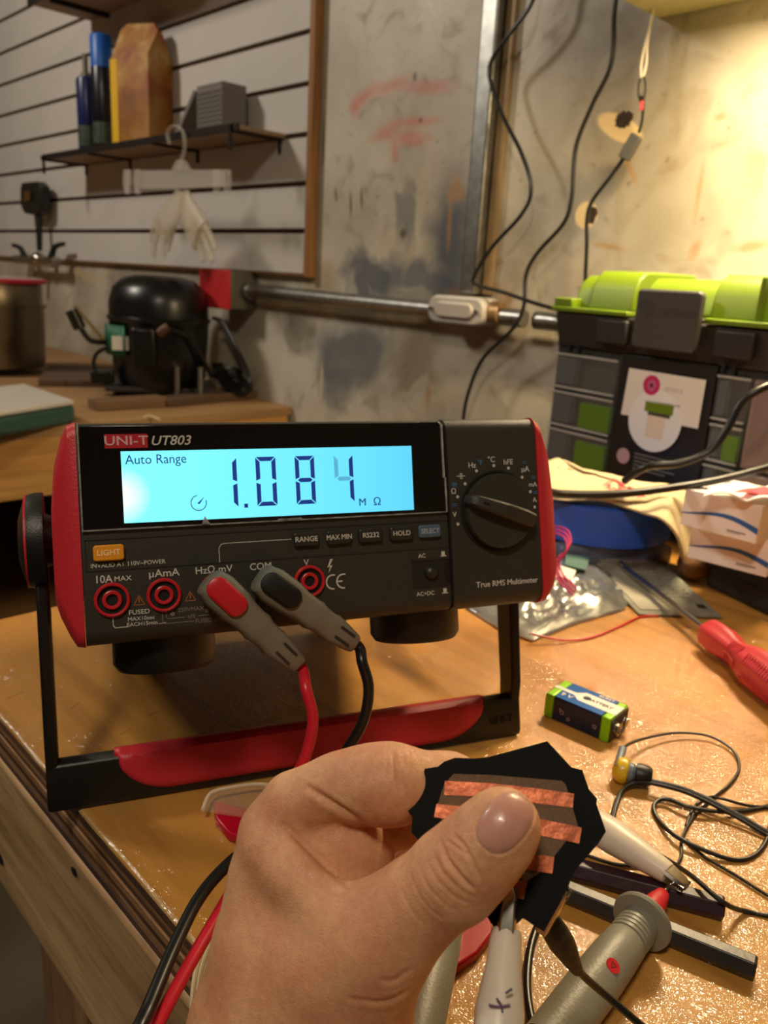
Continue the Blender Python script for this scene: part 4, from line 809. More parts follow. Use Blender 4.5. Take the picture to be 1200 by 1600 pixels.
c = MB(); c.tube([el(x, y, z) for x, y, z in ((972, 1172, .0108), (982, 1163, .009), (1010, 1153, .006), (1058, 1145, .004), (1108, 1150, .003), (1145, 1172, .002), (1155, 1200, .0012), (1140, 1226, .0012), (1112, 1248, .0014), (1085, 1275, .0012), (1066, 1310, .0011), (1064, 1340, .0011), (1048, 1352, .0011), (1015, 1322, .0011), (990, 1325, .0011))], .00085, 8)
c.tube([el(x, y, z) for x, y, z in ((1330, 1290, .0012), (1260, 1275, .0012), (1200, 1262, .0012), (1165, 1258, .0014), (1128, 1248, .0032), (1105, 1246, .0012), (1084, 1262, .0011), (1072, 1290, .0011))], .00085, 8)
c.build('cord', 'black', EP)
c = MB(); pts = ((957, 1288, .0014), (962, 1262, .0014), (975, 1232, .003), (1000, 1219, .006), (1035, 1223, .007), (1080, 1236, .0065), (1130, 1260, .005), (1175, 1285, .003), (1230, 1322, .0012), (1290, 1390, .0012), (1380, 1420, .0012))
c.tube([atZ(*p) for p in pts], .0012, 10, flat=.8); c.tube([atZ(p[0]-4, p[1]+4, p[2]) for p in pts], .0010, 10)
tag(c.build('twin_cord', 'black', loc=atZ(1000, 1219)), 'thick black twin cord arching over the earphone loops to the right', 'cable')
c = MB(); pts = ((1215, 1256, .0012), (1170, 1266, .0012), (1120, 1268, .0034), (1075, 1260, .0045), (1040, 1248, .0035), (1022, 1258, .0020), (1028, 1280, .0012), (1055, 1306, .0034), (1095, 1326, .0032), (1140, 1342, .0014), (1172, 1340, .0012), (1195, 1318, .0012), (1206, 1280, .0012), (1215, 1250, .0012))
c.tube([atZ(*p) for p in pts], .0012, 10); tag(c.build('looped_cord', 'black', loc=atZ(1022, 1258)), 'black cord curled in an open flat loop beside the right edge', 'cable')
c = MB(); c.tube([atZ(x, y, z) for x, y, z in ((1072, 1312, .0012), (1100, 1338, .0012), (1150, 1368, .0012), (1215, 1408, .0012), (1320, 1460, .0012))], .0008, 8)
tag(c.build('thin_cord', 'black', loc=atZ(1100, 1338)), 'thin black cord running under the loops towards the lower right', 'cable'); c = MB()
c.tube([atZ(x, y, z) for x, y, z in ((900, 1330, .0012), (960, 1350, .0012), (1010, 1352, .0012))], .0009, 8)
tag(c.build('short_cord', 'black', loc=atZ(960, 1350)), 'short bit of thin black cord showing between the patch and the second white clip', 'cable')
c = MB(); c.tube([atZ(x, y, z) for x, y, z in ((1012, 1325, .0013), (1050, 1348, .0030), (1085, 1372, .0120), (1130, 1410, .0120), (1165, 1424, .0013), (1225, 1432, .0013), (1340, 1425, .0013))], .0012, 10)
tag(c.build('bent_cord', 'black', loc=atZ(1130, 1410)), 'black cord bending past the end of the dark purple stick', 'cable')
c = MB(); c.tube([atZ(x, y, z) for x, y, z in ((880, 1385, .0018), (850, 1428, .0018), (832, 1470, .0018), (824, 1520, .0018), (826, 1570, .0018), (842, 1640, .0018))], .0018, 12)
tag(c.build('black_wire', 'cblk', loc=atZ(824, 1520)), 'black wire curving down beside the white clip, left of the grey probe', 'cable')

# sticks
def stick(nm, lab, a, b, r, m, n, tw=0.):
    a, b = Vector(a), Vector(b); a.z = b.z = r*math.cos(math.pi/n); d = (b-a); T = frame(a, d, (0, 0, 1)); 
    T = T @ Matrix.Rotation(math.pi/n+tw, 4, 'Z')
    o = MB().lathe([(r*.9, 0), (r, .0012), (r, d.length-.0012), (r*.9, d.length)], T, n).build(nm, m, loc=a, bevel=.0004, smooth=20)
    return tag(o, lab, 'stick', 'faceted sticks behind the probe')
stick('charcoal_stick', 'dark purple faceted stick lying behind the grey probe tip', atZ(820, 1352), atZ(1128, 1434), .0058, 'purple', 6)
stick('charcoal_stick', 'dark grey hexagonal stick lying under the flange of the grey probe', atZ(800, 1372), atZ(1178, 1528), .0054, 'graph', 6)

# probes
def probe(lab, tip, tail, flange_t, tipred=True, r=.0098, label_dot=True, up0=.0135):
    tip, tail = Vector(tip), Vector(tail); d = (tail-tip).normalized(); L_ = (tail-tip).length; R = thing('test_probe', lab, 'test probe', tip, group='grey test probes'); F0 = frame((0, 0, 0), d, (0, 0, 1))
    MB().lathe([(.0002, 0), (.0009, .0025), (.0010, .016)], F0, 16).build('metal_tip', 'steel', R)
    MB().lathe([(.0014, .009), (.0030, .0105), (.0042, .0150), (.0068, .0300), (.0068, .0315)], F0, 32).build('red_tip_guard', 'jackred', R)
    t = .0305
    pr_ = [(.0070, t), (.0128, t+.0008), (.0132, t+.0022), (.0128, t+.0036), (.0084, t+.0046), (.0080, t+.008)]
    for k in range(4): z = t+.0085+k*.0024; pr_ += [(.0086, z), (.0086, z+.0016), (.0081, z+.0018), (.0081, z+.0022)]
    pr_ += [(.0088, t+.019), (r, t+.030), (r*1.04, t+.050), (r, t+.085), (r*.8, L_-.01), (r*.5, L_)]
    b_ = MB().lathe(pr_, F0, 40).build('handle_grip', mat('probe_grey', S(132, 130, 116), .42, bump=.15, bscale=700), R, smooth=30)
    return R, b_, F0, r
ptip = atZ(1050, 1378, .0135); P1 = probe('grey test probe with red tip guard touching the second white clip', ptip, atZ(838, 1655, .0115), 0, r=.0094)
# red warning mark on the probe
T = P1[2] @ Matrix.Rotation(math.radians(-28), 4, 'Z') @ Matrix.Translation((.00945, 0, .072)) @ Matrix(((0, 0, 1, 0), (1, 0, 0, 0), (0, 1, 0, 0), (0, 0, 0, 1)))
mk = MB(); mk.lathe([(.0030, 0), (.0030, .0003)], T, 24); mk.build('red_symbol', 'jackred', P1[1])
T2 = T @ Matrix.Translation((0, 0, .0003)); mk = MB()
for a, c_ in (((-.0012, -.001), (.0012, -.001)), ((.0012, -.001), (0, .0014)), ((0, .0014), (-.0012, -.001))):
    a, c_ = Vector(a), Vector(c_); n_ = Vector((-(c_-a).y, (c_-a).x)).normalized()*.0002; mk.prism([tuple(a-n_), tuple(c_-n_), tuple(c_+n_), tuple(a+n_)], 0, .0001, T2)
mk.build('symbol_triangle', mat('dark_red_ink', S(110, 12, 26), .5), P1[1], smooth=0)
d1 = (atZ(600, 1720, .012)-atZ(742, 1415, .012)).normalized()
P2 = probe('grey test probe mostly hidden behind the wrist of the hand', atZ(722, 1290, .0158), atZ(618, 1765, .0158), 0, r=.0096)
T = P2[2] @ Matrix.Rotation(math.radians(20), 4, 'Z')
MB().prism(rrect(.0065, .046, .0030), .0088, .0102, P2[2] @ Matrix.Rotation(math.radians(66), 4, 'Z') @ Matrix.Translation((0, 0, .098)) @ Matrix(((0, 0, 1, 0), (1, 0, 0, 0), (0, 1, 0, 0), (0, 0, 0, 1)))).build('black_inlay', 'deep', P2[1], bevel=.0005)
# second white clip biting the probe tip
croc('crocodile_clip', 'white booted crocodile clip biting the metal tip of the grey probe', atZ(1074, 1386, .0150), atZ(1040, 1362, .0160), atZ(905, 1272, .0185), 'whitebg', .0046, .0056, up=(0, 0, 1), waist=((-.03, .95, .8), (0, 1., .9), (.25, 1.3, 1.15), (.6, 1.75, 1.4), (.85, 1.6, 1.3), (1, 1., 1.)))

# red plastic case and clear lid, partly hidden by the hand
rc = [(333, 1263), (337, 1292), (357, 1316), (390, 1327), (470, 1400), (600, 1500), (660, 1535), (705, 1531), (745, 1503), (769, 1470), (763, 1440), (738, 1412), (600, 1345), (450, 1292)]
c0 = atZ(520, 1400); RP = thing('red_plastic_case', 'glossy red plastic case with a clear lid, lying under the hand', 'case', c0)
MB().prism([tuple((atZ(*p)-c0).xy) for p in rc], .0003, .0055).build('case_base', 'redglass', RP, bevel=.0012, seg=3)
lid = [(317, 1266), (330, 1240), (362, 1231), (400, 1226), (428, 1228), (470, 1245), (520, 1290), (440, 1284)]
ld = [tuple((atZ(x, y, .0075)-c0)) for x, y in lid]; lid3 = [(p[0], p[1]) for p in ld]
MB().prism(lid3, .0062, .0085).build('clear_lid', mat('clear_lid', S(250, 225, 190), .08, alpha=.13), RP, bevel=.0006)
m = MB(); m.tube([Vector((p[0], p[1], .0078)) for p in lid3[:5]], .0011, 8); m.build('lid_rim', mat('lid_rim', S(240, 220, 185), .25, alpha=.85), RP)
m = MB(); m.sphere((ld[4][0], ld[4][1], .0085), .0034, 16); m.build('hinge_knob', mat('clear_knob', S(200, 170, 120), .1, alpha=.5), RP)
# cream wires at the lower left
c = MB(); 
for k in range(3): c.tube([atZ(x+k*7, y+k*3, z) for x, y, z in ((395, 1360, .002), (352, 1415, .002), (325, 1465, .003), (308, 1510, .005), (301, 1560, .006), (300, 1610, .004))], .0011, 8)
tag(c.build('cream_wire', 'cream', loc=atZ(330, 1450)), 'bundle of thin cream wires lying between the red lead and the hand', 'wire')

# perforated board and screwdriver
q = [atZ(917, 873, .0075), atZ(1022, 868, .0065), atZ(1128, 966, .0012), atZ(998, 961, .0012)]
pc0 = q[3].copy(); PB = thing('circuit_board', 'square grey circuit board lying under the screwdriver shaft', 'circuit board', pc0)
def quad_slab(q, off, th, nm, m, par, **k):
    n = (q[1]-q[0]).cross(q[3]-q[0]).normalized(); n = n if n.z > 0 else -n; mb = MB(); vs = [p-off+n*z for z in (0, th) for p in q]; mb._add(vs, [(3, 2, 1, 0), (4, 5, 6, 7), (0, 1, 5, 4), (1, 2, 6, 5), (2, 3, 7, 6), (3, 0, 4, 7)]); return mb.build(nm, m, par, **k)
quad_slab(q, pc0, .0014, 'board', 'pcb', PB, bevel=.0003)
def bil(q, u, v): return q[0]*(1-u)*(1-v)+q[1]*u*(1-v)+q[2]*u*v+q[3]*(1-u)*v
up_ = Vector((0, 0, .0015)); m = MB()
for i in range(9):
    for j in range(12):
        if rnd.random() < .75: m.sphere(bil(q, .50+.045*i, .10+.058*j)+up_-pc0, .0011*rnd.uniform(.6, 1.4), 8)
m.build('solder_joint', 'steel', PB)['kind'] = 'stuff'
quad_slab([bil(q, .06, .06)+up_, bil(q, .42, .06)+up_, bil(q, .42, .94)+up_, bil(q, .06, .94)+up_], pc0, .0006, 'bare_area', mat('board_pale', S(172, 168, 150), .4, .3), PB)
quad_slab([bil(q, .82, .84)+up_, bil(q, .92, .84)+up_, bil(q, .92, .89)+up_, bil(q, .82, .89)+up_], pc0, .0005, 'chip', 'deep', PB)
s0 = atZ(966, 880, .0105); s1 = atZ(1106, 986, .0150); sd_ = (s1-s0).normalized(); SD = thing('screwdriver', 'screwdriver with red ribbed handle and long steel shaft at the right edge', 'screwdriver', s1); F0 = frame((0, 0, 0), sd_, (0, 0, 1)); Ls = (s1-s0).length
MB().lathe([(.0020, -Ls+.012), (.0030, -Ls+.018), (.0030, .004)], F0, 16).build('shaft', 'steel', SD)
m = MB(); m.loft([[F0 @ Vector((w*a, th*b_, z)) for a, b_ in ((1, 1), (-1, 1), (-1, -1), (1, -1))] for z, w, th in ((-Ls, .0035, .0006), (-Ls+.006, .0042, .0012), (-Ls+.014, .0020, .0020))]); m.build('blade', 'steel', SD)
hl = []; 
for z, r in ((0, .0075), (.001, .0095), (.006, .0118), (.020, .0128), (.030, .0120), (.040, .0095), (.050, .0105), (.062, .0140), (.075, .0155), (.100, .0150), (.118, .0125), (.124, .0070)):
    hl.append([F0 @ Vector((r*(1+.06*math.cos(6*a))*math.cos(a), r*(1+.06*math.cos(6*a))*math.sin(a), z)) for a in [2*math.pi*k/36 for k in range(36)]])
HB = MB().loft(hl).build('handle', 'sdred', SD)
m = MB()
for ang in (100, 160, 220, 40):
    for z in np.arange(.042, .060, .0026): 
        a = math.radians(ang); r = .0098+max(0, (z-.048))*.28; m.box((.0007, .0075, .0011), (r+.0006, 0, 0), F0 @ Matrix.Translation((0, 0, z)) @ Matrix.Rotation(a, 4, 'Z'))
    for z in np.arange(.070, .105, .0030):
        a = math.radians(ang+12); m.box((.0007, .0085, .0013), (.0158, 0, 0), F0 @ Matrix.Translation((0, 0, z)) @ Matrix.Rotation(a, 4, 'Z'))
m.build('grip_ribs', 'sdred', HB)

# antistatic bag with a small green board inside, magenta wires
q = [atZ(735, 955, .004), atZ(860, 850, .014), atZ(985, 915, .012), atZ(968, 960, .003), atZ(828, 1003, .003)]
bo = atZ(850, 930); AB = thing('antistatic_bag', 'crinkled silver plastic bag lying behind the right leg of the multimeter handle', 'bag', bo)
poly = [atZ(*p) for p in ((728, 952), (790, 880), (868, 838), (950, 872), (992, 925), (975, 955), (905, 975), (832, 1004), (780, 985))]
cen = atZ(862, 920); m = MB(); N_ = 26; rr_ = random.Random(3)
vs = []; ph = [rr_.uniform(0, 6) for _ in range(12)]
for j in range(N_+1):
    t = j/N_
    for k in range(72):
        f_ = k/72*len(poly); i_ = int(f_); fr_ = f_-i_; p = poly[i_]*(1-fr_)+poly[(i_+1) % len(poly)]*fr_; v = cen*(1-t)+p*t
        n1_ = mnoise.noise(v*38); n2_ = mnoise.noise(v*95+Vector((7, 3, 1))); n3_ = mnoise.noise(v*210); hgt = .0022+.012*(1-t**2.2)*(.7+.7*n1_)+.0065*(1-t**6)*(.5-abs(n2_))+.0018*(1-t**8)*n3_
        vs.append((v.x, v.y, max(.0012, hgt)))
fs = [(j*72+k, j*72+(k+1) % 72, (j+1)*72+(k+1) % 72, (j+1)*72+k) for j in range(N_) for k in range(72)]
n0 = len(vs); vs += [(v[0], v[1], .0004) for v in vs[N_*72:(N_+1)*72]]; fs += [(N_*72+k, N_*72+(k+1) % 72, n0+(k+1) % 72, n0+k) for k in range(72)]; fs.append(tuple(range(n0, n0+72)))
m._add([Vector(v)-bo for v in vs], fs); m.build('bag_film', 'foil', AB, smooth=70)
q = [atZ(885, 866, .017), atZ(922, 872, .016), atZ(915, 892, .0145), atZ(882, 884, .016)]
quad_slab(q, bo, .0012, 'green_board_inside', mat('green_board', S(88, 118, 108), .4), AB)
q = [atZ(875, 885, .0175), atZ(900, 893, .0165), atZ(893, 908, .016), atZ(872, 900, .017)]
quad_slab(q, bo, .0012, 'white_tag', 'white', AB)
c = MB()
c.tube([atZ(x, y, z) for x, y, z in ((828, 990, .0085), (880, 1000, .003), (925, 996, .0012), (970, 978, .0012), (1000, 964, .0012), (1030, 962, .0012))], .0009, 8)
tag(c.build('pink_wire', 'jackred', loc=atZ(925, 996)), 'thin red wire curving over the bench in front of the silver bag', 'wire')
c = MB()
for k in range(3): c.tube([atZ(x+k*3, y-k*5, z) for x, y, z in ((862, 832, .042), (880, 838, .050), (886, 855, .045), (878, 872, .036), (868, 880, .030), (872, 905, .026), (895, 930, .024))], .0009, 8)
tag(c.build('magenta_wire', 'pink', loc=atZ(875, 870)), 'small tangle of magenta wires poking out beside the multimeter\'s right bumper', 'wire')

# roll of blue tape lying on clear packets
tc_ = atZ(905, 838, 0); tr = thing('blue_tape_roll', 'large roll of blue tape lying flat behind the multimeter', 'tape roll', (-.45, .77, 0))
MB().lathe([(.079, .0235), (.0805, .0245), (.0805, .0640), (.079, .0650), (.0400, .0650), (.0385, .0640), (.0385, .0245), (.040, .0235)], Matrix(), 72, cap=False).build('tape_winding', 'blue', tr)
MB().lathe([(.0380, .0230), (.0380, .0655), (.0360, .0655), (.0360, .0230)], Matrix(), 48, cap=False).build('core', mat('core_card', S(180, 150, 110), .8), tr)
k = MB().bb(-.068, .068, -.062, .062, .0005, .0225); tag(k.build('clear_packet', mat('packet', S(110, 120, 150), .25, alpha=.75, var=.3, vscale=70), bevel=.006, loc=(0, 0, 0)), 'clear packet with barcode stripes lying underneath the blue tape roll', 'packet')
pk_ = bpy.data.objects['clear_packet']; pk_.location = (-.45, .77, 0); pk_.rotation_euler.z = math.radians(-35)
# ------------------------------------------------------------------ green toolbox
TBo = atY(871, 484, .90); TBo.z = 0
vd = Vector(ray(-350, 379)); ux = Vector((-vd.x, -vd.y, 0)).normalized(); ta = math.atan2(ux.y, ux.x)
TX = thing('toolbox', 'large toolbox with lime green lid, grey latch and clear parts drawers', 'toolbox', TBo, rotz(ta)); TM = Matrix.Translation(TBo) @ rotz(ta).to_4x4(); TMi = TM.inverted()
def tp(x, y, v=0.): p = TMi @ atP(x, y, TM @ Vector((0, v, 0)), (TM.to_3x3() @ Vector((0, 1, 0)))); return p
zf = tp(871, 484).z; zt = tp(905, 425).z; zb1 = tp(885, 536).z; TW = .375; TD = .145
lx = [tp(1003, 455, -.012).x, tp(1105, 455, -.012).x]; x1 = tp(1000, 430).x; x2 = tp(1115, 440).x
body = MB().bb(.004, TW-.004, .004, TD-.004, .004, zb1+.002).build('drawer_frame', mat('toolbox_void', S(36, 36, 33), .5), TX, bevel=.004)
MB().loft([[(x, y, zb1-.004) for x, y in ((.008, .0), (TW-.008, .0), (TW-.008, TD), (.008, TD))], [(x, y, zf-.002) for x, y in ((.002, -.006), (TW-.002, -.006), (TW-.002, TD+.006), (.002, TD+.006))]]).build('upper_tray', 'tdark', TX, bevel=.003)
for x in (.075, .235): MB().bb(x, x+.045, -.011, -.004, zf-.034, zf-.006).build('catch', 'tdark', TX, bevel=.002)
# lid: flange, raised profile with a lower middle and bulging shoulders
MB().bb(-.002, x1-.004, -.010, TD+.01, zf-.001, zf+.005).build('lid_flange', 'green', TX, bevel=.0015)
MB().bb(x2+.002, TW+.002, -.010, TD+.01, zf-.001, zf+.005).build('lid_flange', 'green', TX, bevel=.0015)
def lidseg(xa, xb, ztop, y0, rr=.016, inset=.004):
    pr_ = []
    for y, z in ((y0, zf+.004), (y0+.004, zf+(ztop-zf)*.55), (y0+.010, ztop-.010), (y0+.022, ztop-.001), (y0+.045, ztop), (TD-.03, ztop), (TD-.005, ztop-.015), (TD, zf+.004)): pr_.append((y, z))
    return [[(xa, y, z) for y, z in pr_], [(xb, y, z) for y, z in pr_]]
m = MB(); a = lidseg(.010, .045, zt-.004, .004); a2 = [[(xx+(.010 if i == 0 else 0), y+(0), z if z < zf+.006 else z-.003) for xx, y, z in r] for i, r in enumerate(a)]
m.loft(lidseg(.020, .052, zt-.002, .008)); m.loft(lidseg(.050, x1-.004, zt+.004, -.002)); m.loft(lidseg(x1-.005, x2+.003, zt-.002, .018)); m.loft(lidseg(x2+.002, x2+.060, zt+.004, -.002)); m.loft(lidseg(x2+.058, TW-.075, zt-.002, .012)); m.loft(lidseg(TW-.078, TW-.006, zt+.003, .004))
m.build('lid', 'green', TX, bevel=.003, seg=3)
MB().bb(.000, .030, -.008, .014, zf+.004, zf+.016).build('lid_corner_step', 'green', TX, bevel=.002)
MB().bb(x2+.056, x2+.066, -.006, .03, zf+.003, zt+.003).build('lid_rib', 'green', TX, bevel=.003)
# latch
lz0 = tp(1050, 548, -.012).z; lz1 = tp(1050, 453, -.012).z; lc = (lx[0]+lx[1])/2; lw = lx[1]-lx[0]
LT = MB().prism(rrect(lw, lz1-lz0, .006), 0, .010, Matrix.Translation((lc, -.010, (lz0+lz1)/2)) @ FX).build('latch', 'tgrey', TX, bevel=.0025, seg=3)
m = MB(); Fl = Matrix.Translation((lc-.026, -.0201, lz0+(lz1-lz0)*.66)) @ FX
m.lathe([(.0105, 0), (.0105, .0005), (.0092, .0005), (.0092, 0)], Fl, 32, cap=False); m.lathe([(.0066, 0), (.0066, .0005), (.0054, .0005), (.0054, 0)], Fl, 28, cap=False); m.lathe([(.0028, 0), (.0028, .0005), (.0016, .0005), (.0016, 0)], Fl, 20, cap=False)
m.text('attens', .017, Matrix.Translation((lc+.017, -.0201, lz0+(lz1-lz0)*.64)) @ FX, .0004, .0); m.build('embossed_logo', 'tgrey', LT)
# side drawers: clear bins with coloured inserts
dzs = [(zb1-.005, .62), (None, None)]
zA, zB, zC, zD = tp(880, 548).z, tp(880, 608).z, tp(880, 668).z, tp(880, 728).z; xe = tp(965, 600).x
def bin_(xa, xb, z0, z1, ins, nm='clear_drawer'):
    d_ = MB().bb(xa, xb, -.004, .02, z0+.002, z1-.002).build(nm, 'clear', TX, bevel=.002)
    m = MB(); m.bb(xa, xb, -.006, -.0041, z0+.002, z0+.005); m.bb(xa, xb, -.006, -.0041, z1-.005, z1-.002); m.build('drawer_rim', mat('clear_rim', S(190, 190, 180), .2, alpha=.55), d_, bevel=.0008)
    w = xb-xa
    if ins: MB().bb(xa+w*.5, xb-.003, -.0043, .012, z0+.006, z1-.012).build('green_insert', mat('insert_green', S(84, 118, 26), .5), d_)
    MB().bb(xa+.004, xa+w*.35, -.0043, .012, z0+.008, z1-.008).build('grey_insert', mat('insert_grey', S(84, 87, 88), .5), d_)
for za, zb2, g_ in ((zB, zA, False), (zC, zB, True), (zD, zC, True), (.002, zD, True)): bin_(.010, xe, za, zb2, g_)
cx0, cx1 = xe+.003, tp(1112, 640).x
MB().bb(cx0, cx1, -.0025, .004, .006, zb1-.004).build('centre_panel', mat('centre_panel', S(24, 21, 19), .45), TX, bevel=.001)
MB().bb(cx0, cx1, -.0042, -.0027, .006, zb1-.004).build('clear_front', mat('clear_front', S(60, 60, 56), .1, alpha=.05), TX)
for za, zb2, g_ in ((zB-.004, zA, False), (zC, zB-.004, True), (zD, zC, True), (.002, zD, True)): bin_(cx1+.003, cx1+.042, za, zb2, g_)
for za, zb2, g_ in ((zC, zA, False), (zD, zC, False), (.002, zD, True)):
    MB().bb(cx1+.045, TW-.008, -.004, .02, za+.002, zb2-.002).build('clear_drawer', mat('clear_pinkish', S(200, 170, 165), .15, alpha=.35), TX, bevel=.002)
for x in (.032, .047, cx1+.008, cx1+.020): MB().bb(x, x+.004, -.009, -.003, zb1-.010, zb1-.002).build('hinge_pin', 'deep', TX)
# paper card
def fp(x, y, v): p = tp(x, y, v); return (p.x, p.z)
CD = MB().prism([fp(983, 575, -.005), fp(1103, 594, -.005), fp(1090, 670, -.005), fp(970, 647, -.005)], .0043, .0047, FX).build('paper_card', 'paper', TX, smooth=0)
cc = fp(1022, 658, -.005); cq = Matrix.Translation((cc[0], 0, cc[1])) @ FX
MB().lathe([(.036, .0047), (.036, .0050)], cq, 48).build('round_picture', 'white', CD)
m = MB(); m.bb(-.012, .012, -.0053, -.0050, -.016, .014, Matrix.Translation((cc[0]+.002, 0, cc[1]-.004)) ); m.build('pictured_drawers', 'cardside', CD)
m = MB(); m.bb(-.019, .019, -.0055, -.0050, .010, .021, Matrix.Translation((cc[0]+.004, 0, cc[1]))); m.build('pictured_lid', 'green', CD); m = MB(); m.bb(-.014, .016, -.0054, -.0050, .006, .011, Matrix.Translation((cc[0]+.004, 0, cc[1]))); m.build('pictured_tray', 'tgrey', CD)
lg = fp(1018, 602, -.005); lq = Matrix.Translation((lg[0], 0, lg[1])) @ FX; m = MB(); m.lathe([(.0115, .0048), (.0115, .0051), (.0062, .0051), (.0062, .0048)], lq, 32, cap=False); m.build('ring_logo', 'pink', CD)
m = MB(); m.lathe([(.0062, .0047), (.0062, .0050)], lq, 24); m.build('ring_centre', mat('ring_pink', S(190, 90, 130), .5), CD); m = MB(); m.lathe([(.0022, .0050), (.0022, .0053)], lq, 16); m.build('ring_dot', 'deep', CD)
m = MB(); m.text('attens', .010, Matrix.Translation((lg[0]+.030, -.0048, lg[1]-.001)) @ FX, .0001); m.build('logo_lettering', mat('faint_ink', S(190, 180, 170), .6), CD, smooth=0)
m = MB()
for k, (w_, dz_) in enumerate(((.050, .019), (.036, .023), (.032, .027), (.018, .0305))): m.bb(lg[0]+.016-w_/2+.002, lg[0]+.016+w_/2, -.0050, -.0047, lg[1]-dz_, lg[1]-dz_+.0013)
m.build('printed_line', 'greyprint', CD)
m = MB(); b0 = fp(1005, 712, -.004)
for k in range(5): m.bb(b0[0]-.012, b0[0]+.045-.012*(k % 3), -.0048, -.0043, b0[1]-k*.0045, b0[1]-k*.0045+.0012)
m.build('printed_line', mat('pale_ink', S(130, 125, 115), .6), TX)
b1 = fp(974, 712, -.004); MB().lathe([(.0095, .0043), (.0095, .0047)], Matrix.Translation((b1[0], 0, b1[1])) @ FX, 28).build('round_sticker', mat('sticker_pink', S(185, 150, 150), .5), TX)

# canvas cloth bag draped in front of the toolbox
def cloth(nm, lab, cat, outline, cen, top, m_, seed, amp=.006, base=.001):
    r_ = random.Random(seed); P = [atZ(*p) if len(p) == 2 else atZ(*p) for p in outline]; c_ = atZ(*cen); mb = MB(); N1, K = 20, 80; vs = []; a_, b_ = r_.uniform(0, 6), r_.uniform(0, 6)
    for j in range(N1+1):
        t = j/N1
        for k in range(K):
            f_ = k/K*len(P); i_ = int(f_); u = f_-i_; p = P[i_].lerp(P[(i_+1) % len(P)], u*u*(3-2*u)); v = c_.lerp(p, t)
            z = base+top*(max(0, 1-t**3.0))**.6+amp*(1-t**4)*(math.sin(v.x*90+v.y*40+a_)+.6*math.sin(v.x*-60+v.y*130+b_)+.35*math.sin(v.x*260+v.y*200)); vs.append(Vector((v.x, v.y, max(z, base))))
    fs = [(j*K+k, j*K+(k+1) % K, (j+1)*K+(k+1) % K, (j+1)*K+k) for j in range(N1) for k in range(K)]; n0 = len(vs)
    vs += [Vector((v.x, v.y, .0003)) for v in vs[N1*K:(N1+1)*K]]; fs += [(N1*K+k, N1*K+(k+1) % K, n0+(k+1) % K, n0+k) for k in range(K)]; fs.append(tuple(range(n0, n0+K)))
    mb._add(vs, fs); return mb
def drape(nm, outline, cen, m_, seed, amp):
    r_ = random.Random(seed); P = [atZ(*p) for p in outline]; c_ = atZ(*cen); N1, K = 22, 96; vs = []; a_, b_ = r_.uniform(0, 6), r_.uniform(0, 6); mb = MB()
    for j in range(N1+1):
        t = j/N1
        for k in range(K):
            f_ = k/K*len(P); i_ = int(f_); u = f_-i_; p0, p1, p2, p3 = (P[(i_+q) % len(P)] for q in (-1, 0, 1, 2))
            p = .5*((2*p1)+(p2-p0)*u+(2*p0-5*p1+4*p2-p3)*u*u+(3*p1-p0-3*p2+p3)*u**3); v = c_.lerp(p, t)
            v.z = max(.003, v.z+amp*(math.sin(v.x*90+v.y*40+a_)+.6*math.sin(v.x*-60+v.y*130+b_)+.35*math.sin(v.x*260+v.y*200))*(1-.7*t)); vs.append(v)
    mb._add(vs, [(j*K+k, j*K+(k+1) % K, (j+1)*K+(k+1) % K, (j+1)*K+k) for j in range(N1) for k in range(K)])
    o = mb.build(nm, m_, loc=c_, smooth=80); sm_ = o.modifiers.new('thickness', 'SOLIDIFY'); sm_.thickness = .0022; sm_.offset = 0; return o
cbag = drape('canvas_cloth', [(830, 775, .070), (835, 735, .085), (872, 718, .092), (905, 732, .092), (950, 742, .088), (1000, 752, .084), (1050, 760, .080), (1096, 785, .070), (1096, 825, .046), (1090, 860, .022), (1084, 898, .004), (1072, 902, .004), (1068, 880, .014), (1062, 848, .050), (1040, 818, .0715), (1000, 799, .0725), (950, 786, .0705), (890, 778, .0705)], (1048, 782, .083), 'canvas', 5, .0022)
nt = M['canvas'].node_tree; _b = nt.nodes['Principled BSDF']; _src = _b.inputs['Base Color'].links[0].from_socket; _tc = nd(nt, 'ShaderNodeTexCoord'); _nz = nd(nt, 'ShaderNodeTexNoise'); _nz.inputs['Scale'].default_value = 130; nt.links.new(_tc.outputs['Object'], _nz.inputs[0])
for (px_, py_, r_m, c_) in ((968, 757, .020, S(196, 82, 82)), (1000, 764, .016, S(196, 82, 82)), (882, 735, .010, S(60, 50, 40))):
    _p = atZ(px_, py_, .088)-cbag.location; _v = nd(nt, 'ShaderNodeVectorMath', operation='DISTANCE'); nt.links.new(_tc.outputs['Object'], _v.inputs[0]); _v.inputs[1].default_value = _p
    _m = nd(nt, 'ShaderNodeMapRange'); _m.inputs['From Min'].default_value = r_m; _m.inputs['From Max'].default_value = r_m*.6; nt.links.new(_v.outputs['Value'], _m.inputs[0])
    _g = nd(nt, 'ShaderNodeMath', operation='GREATER_THAN'); nt.links.new(_nz.outputs['Fac'], _g.inputs[0]); _g.inputs[1].default_value = .5
    _q = nd(nt, 'ShaderNodeMath', operation='MULTIPLY'); nt.links.new(_m.outputs[0], _q.inputs[0]); nt.links.new(_g.outputs[0], _q.inputs[1])
    _x = nd(nt, 'ShaderNodeMixRGB'); nt.links.new(_q.outputs[0], _x.inputs[0]); nt.links.new(_src, _x.inputs[1]); _x.inputs[2].default_value = c_; _src = _x.outputs[0]
nt.links.new(_src, _b.inputs['Base Color'])
tag(cbag, 'crumpled cream canvas cloth draped over the blue tape roll in front of the toolbox', 'cloth')
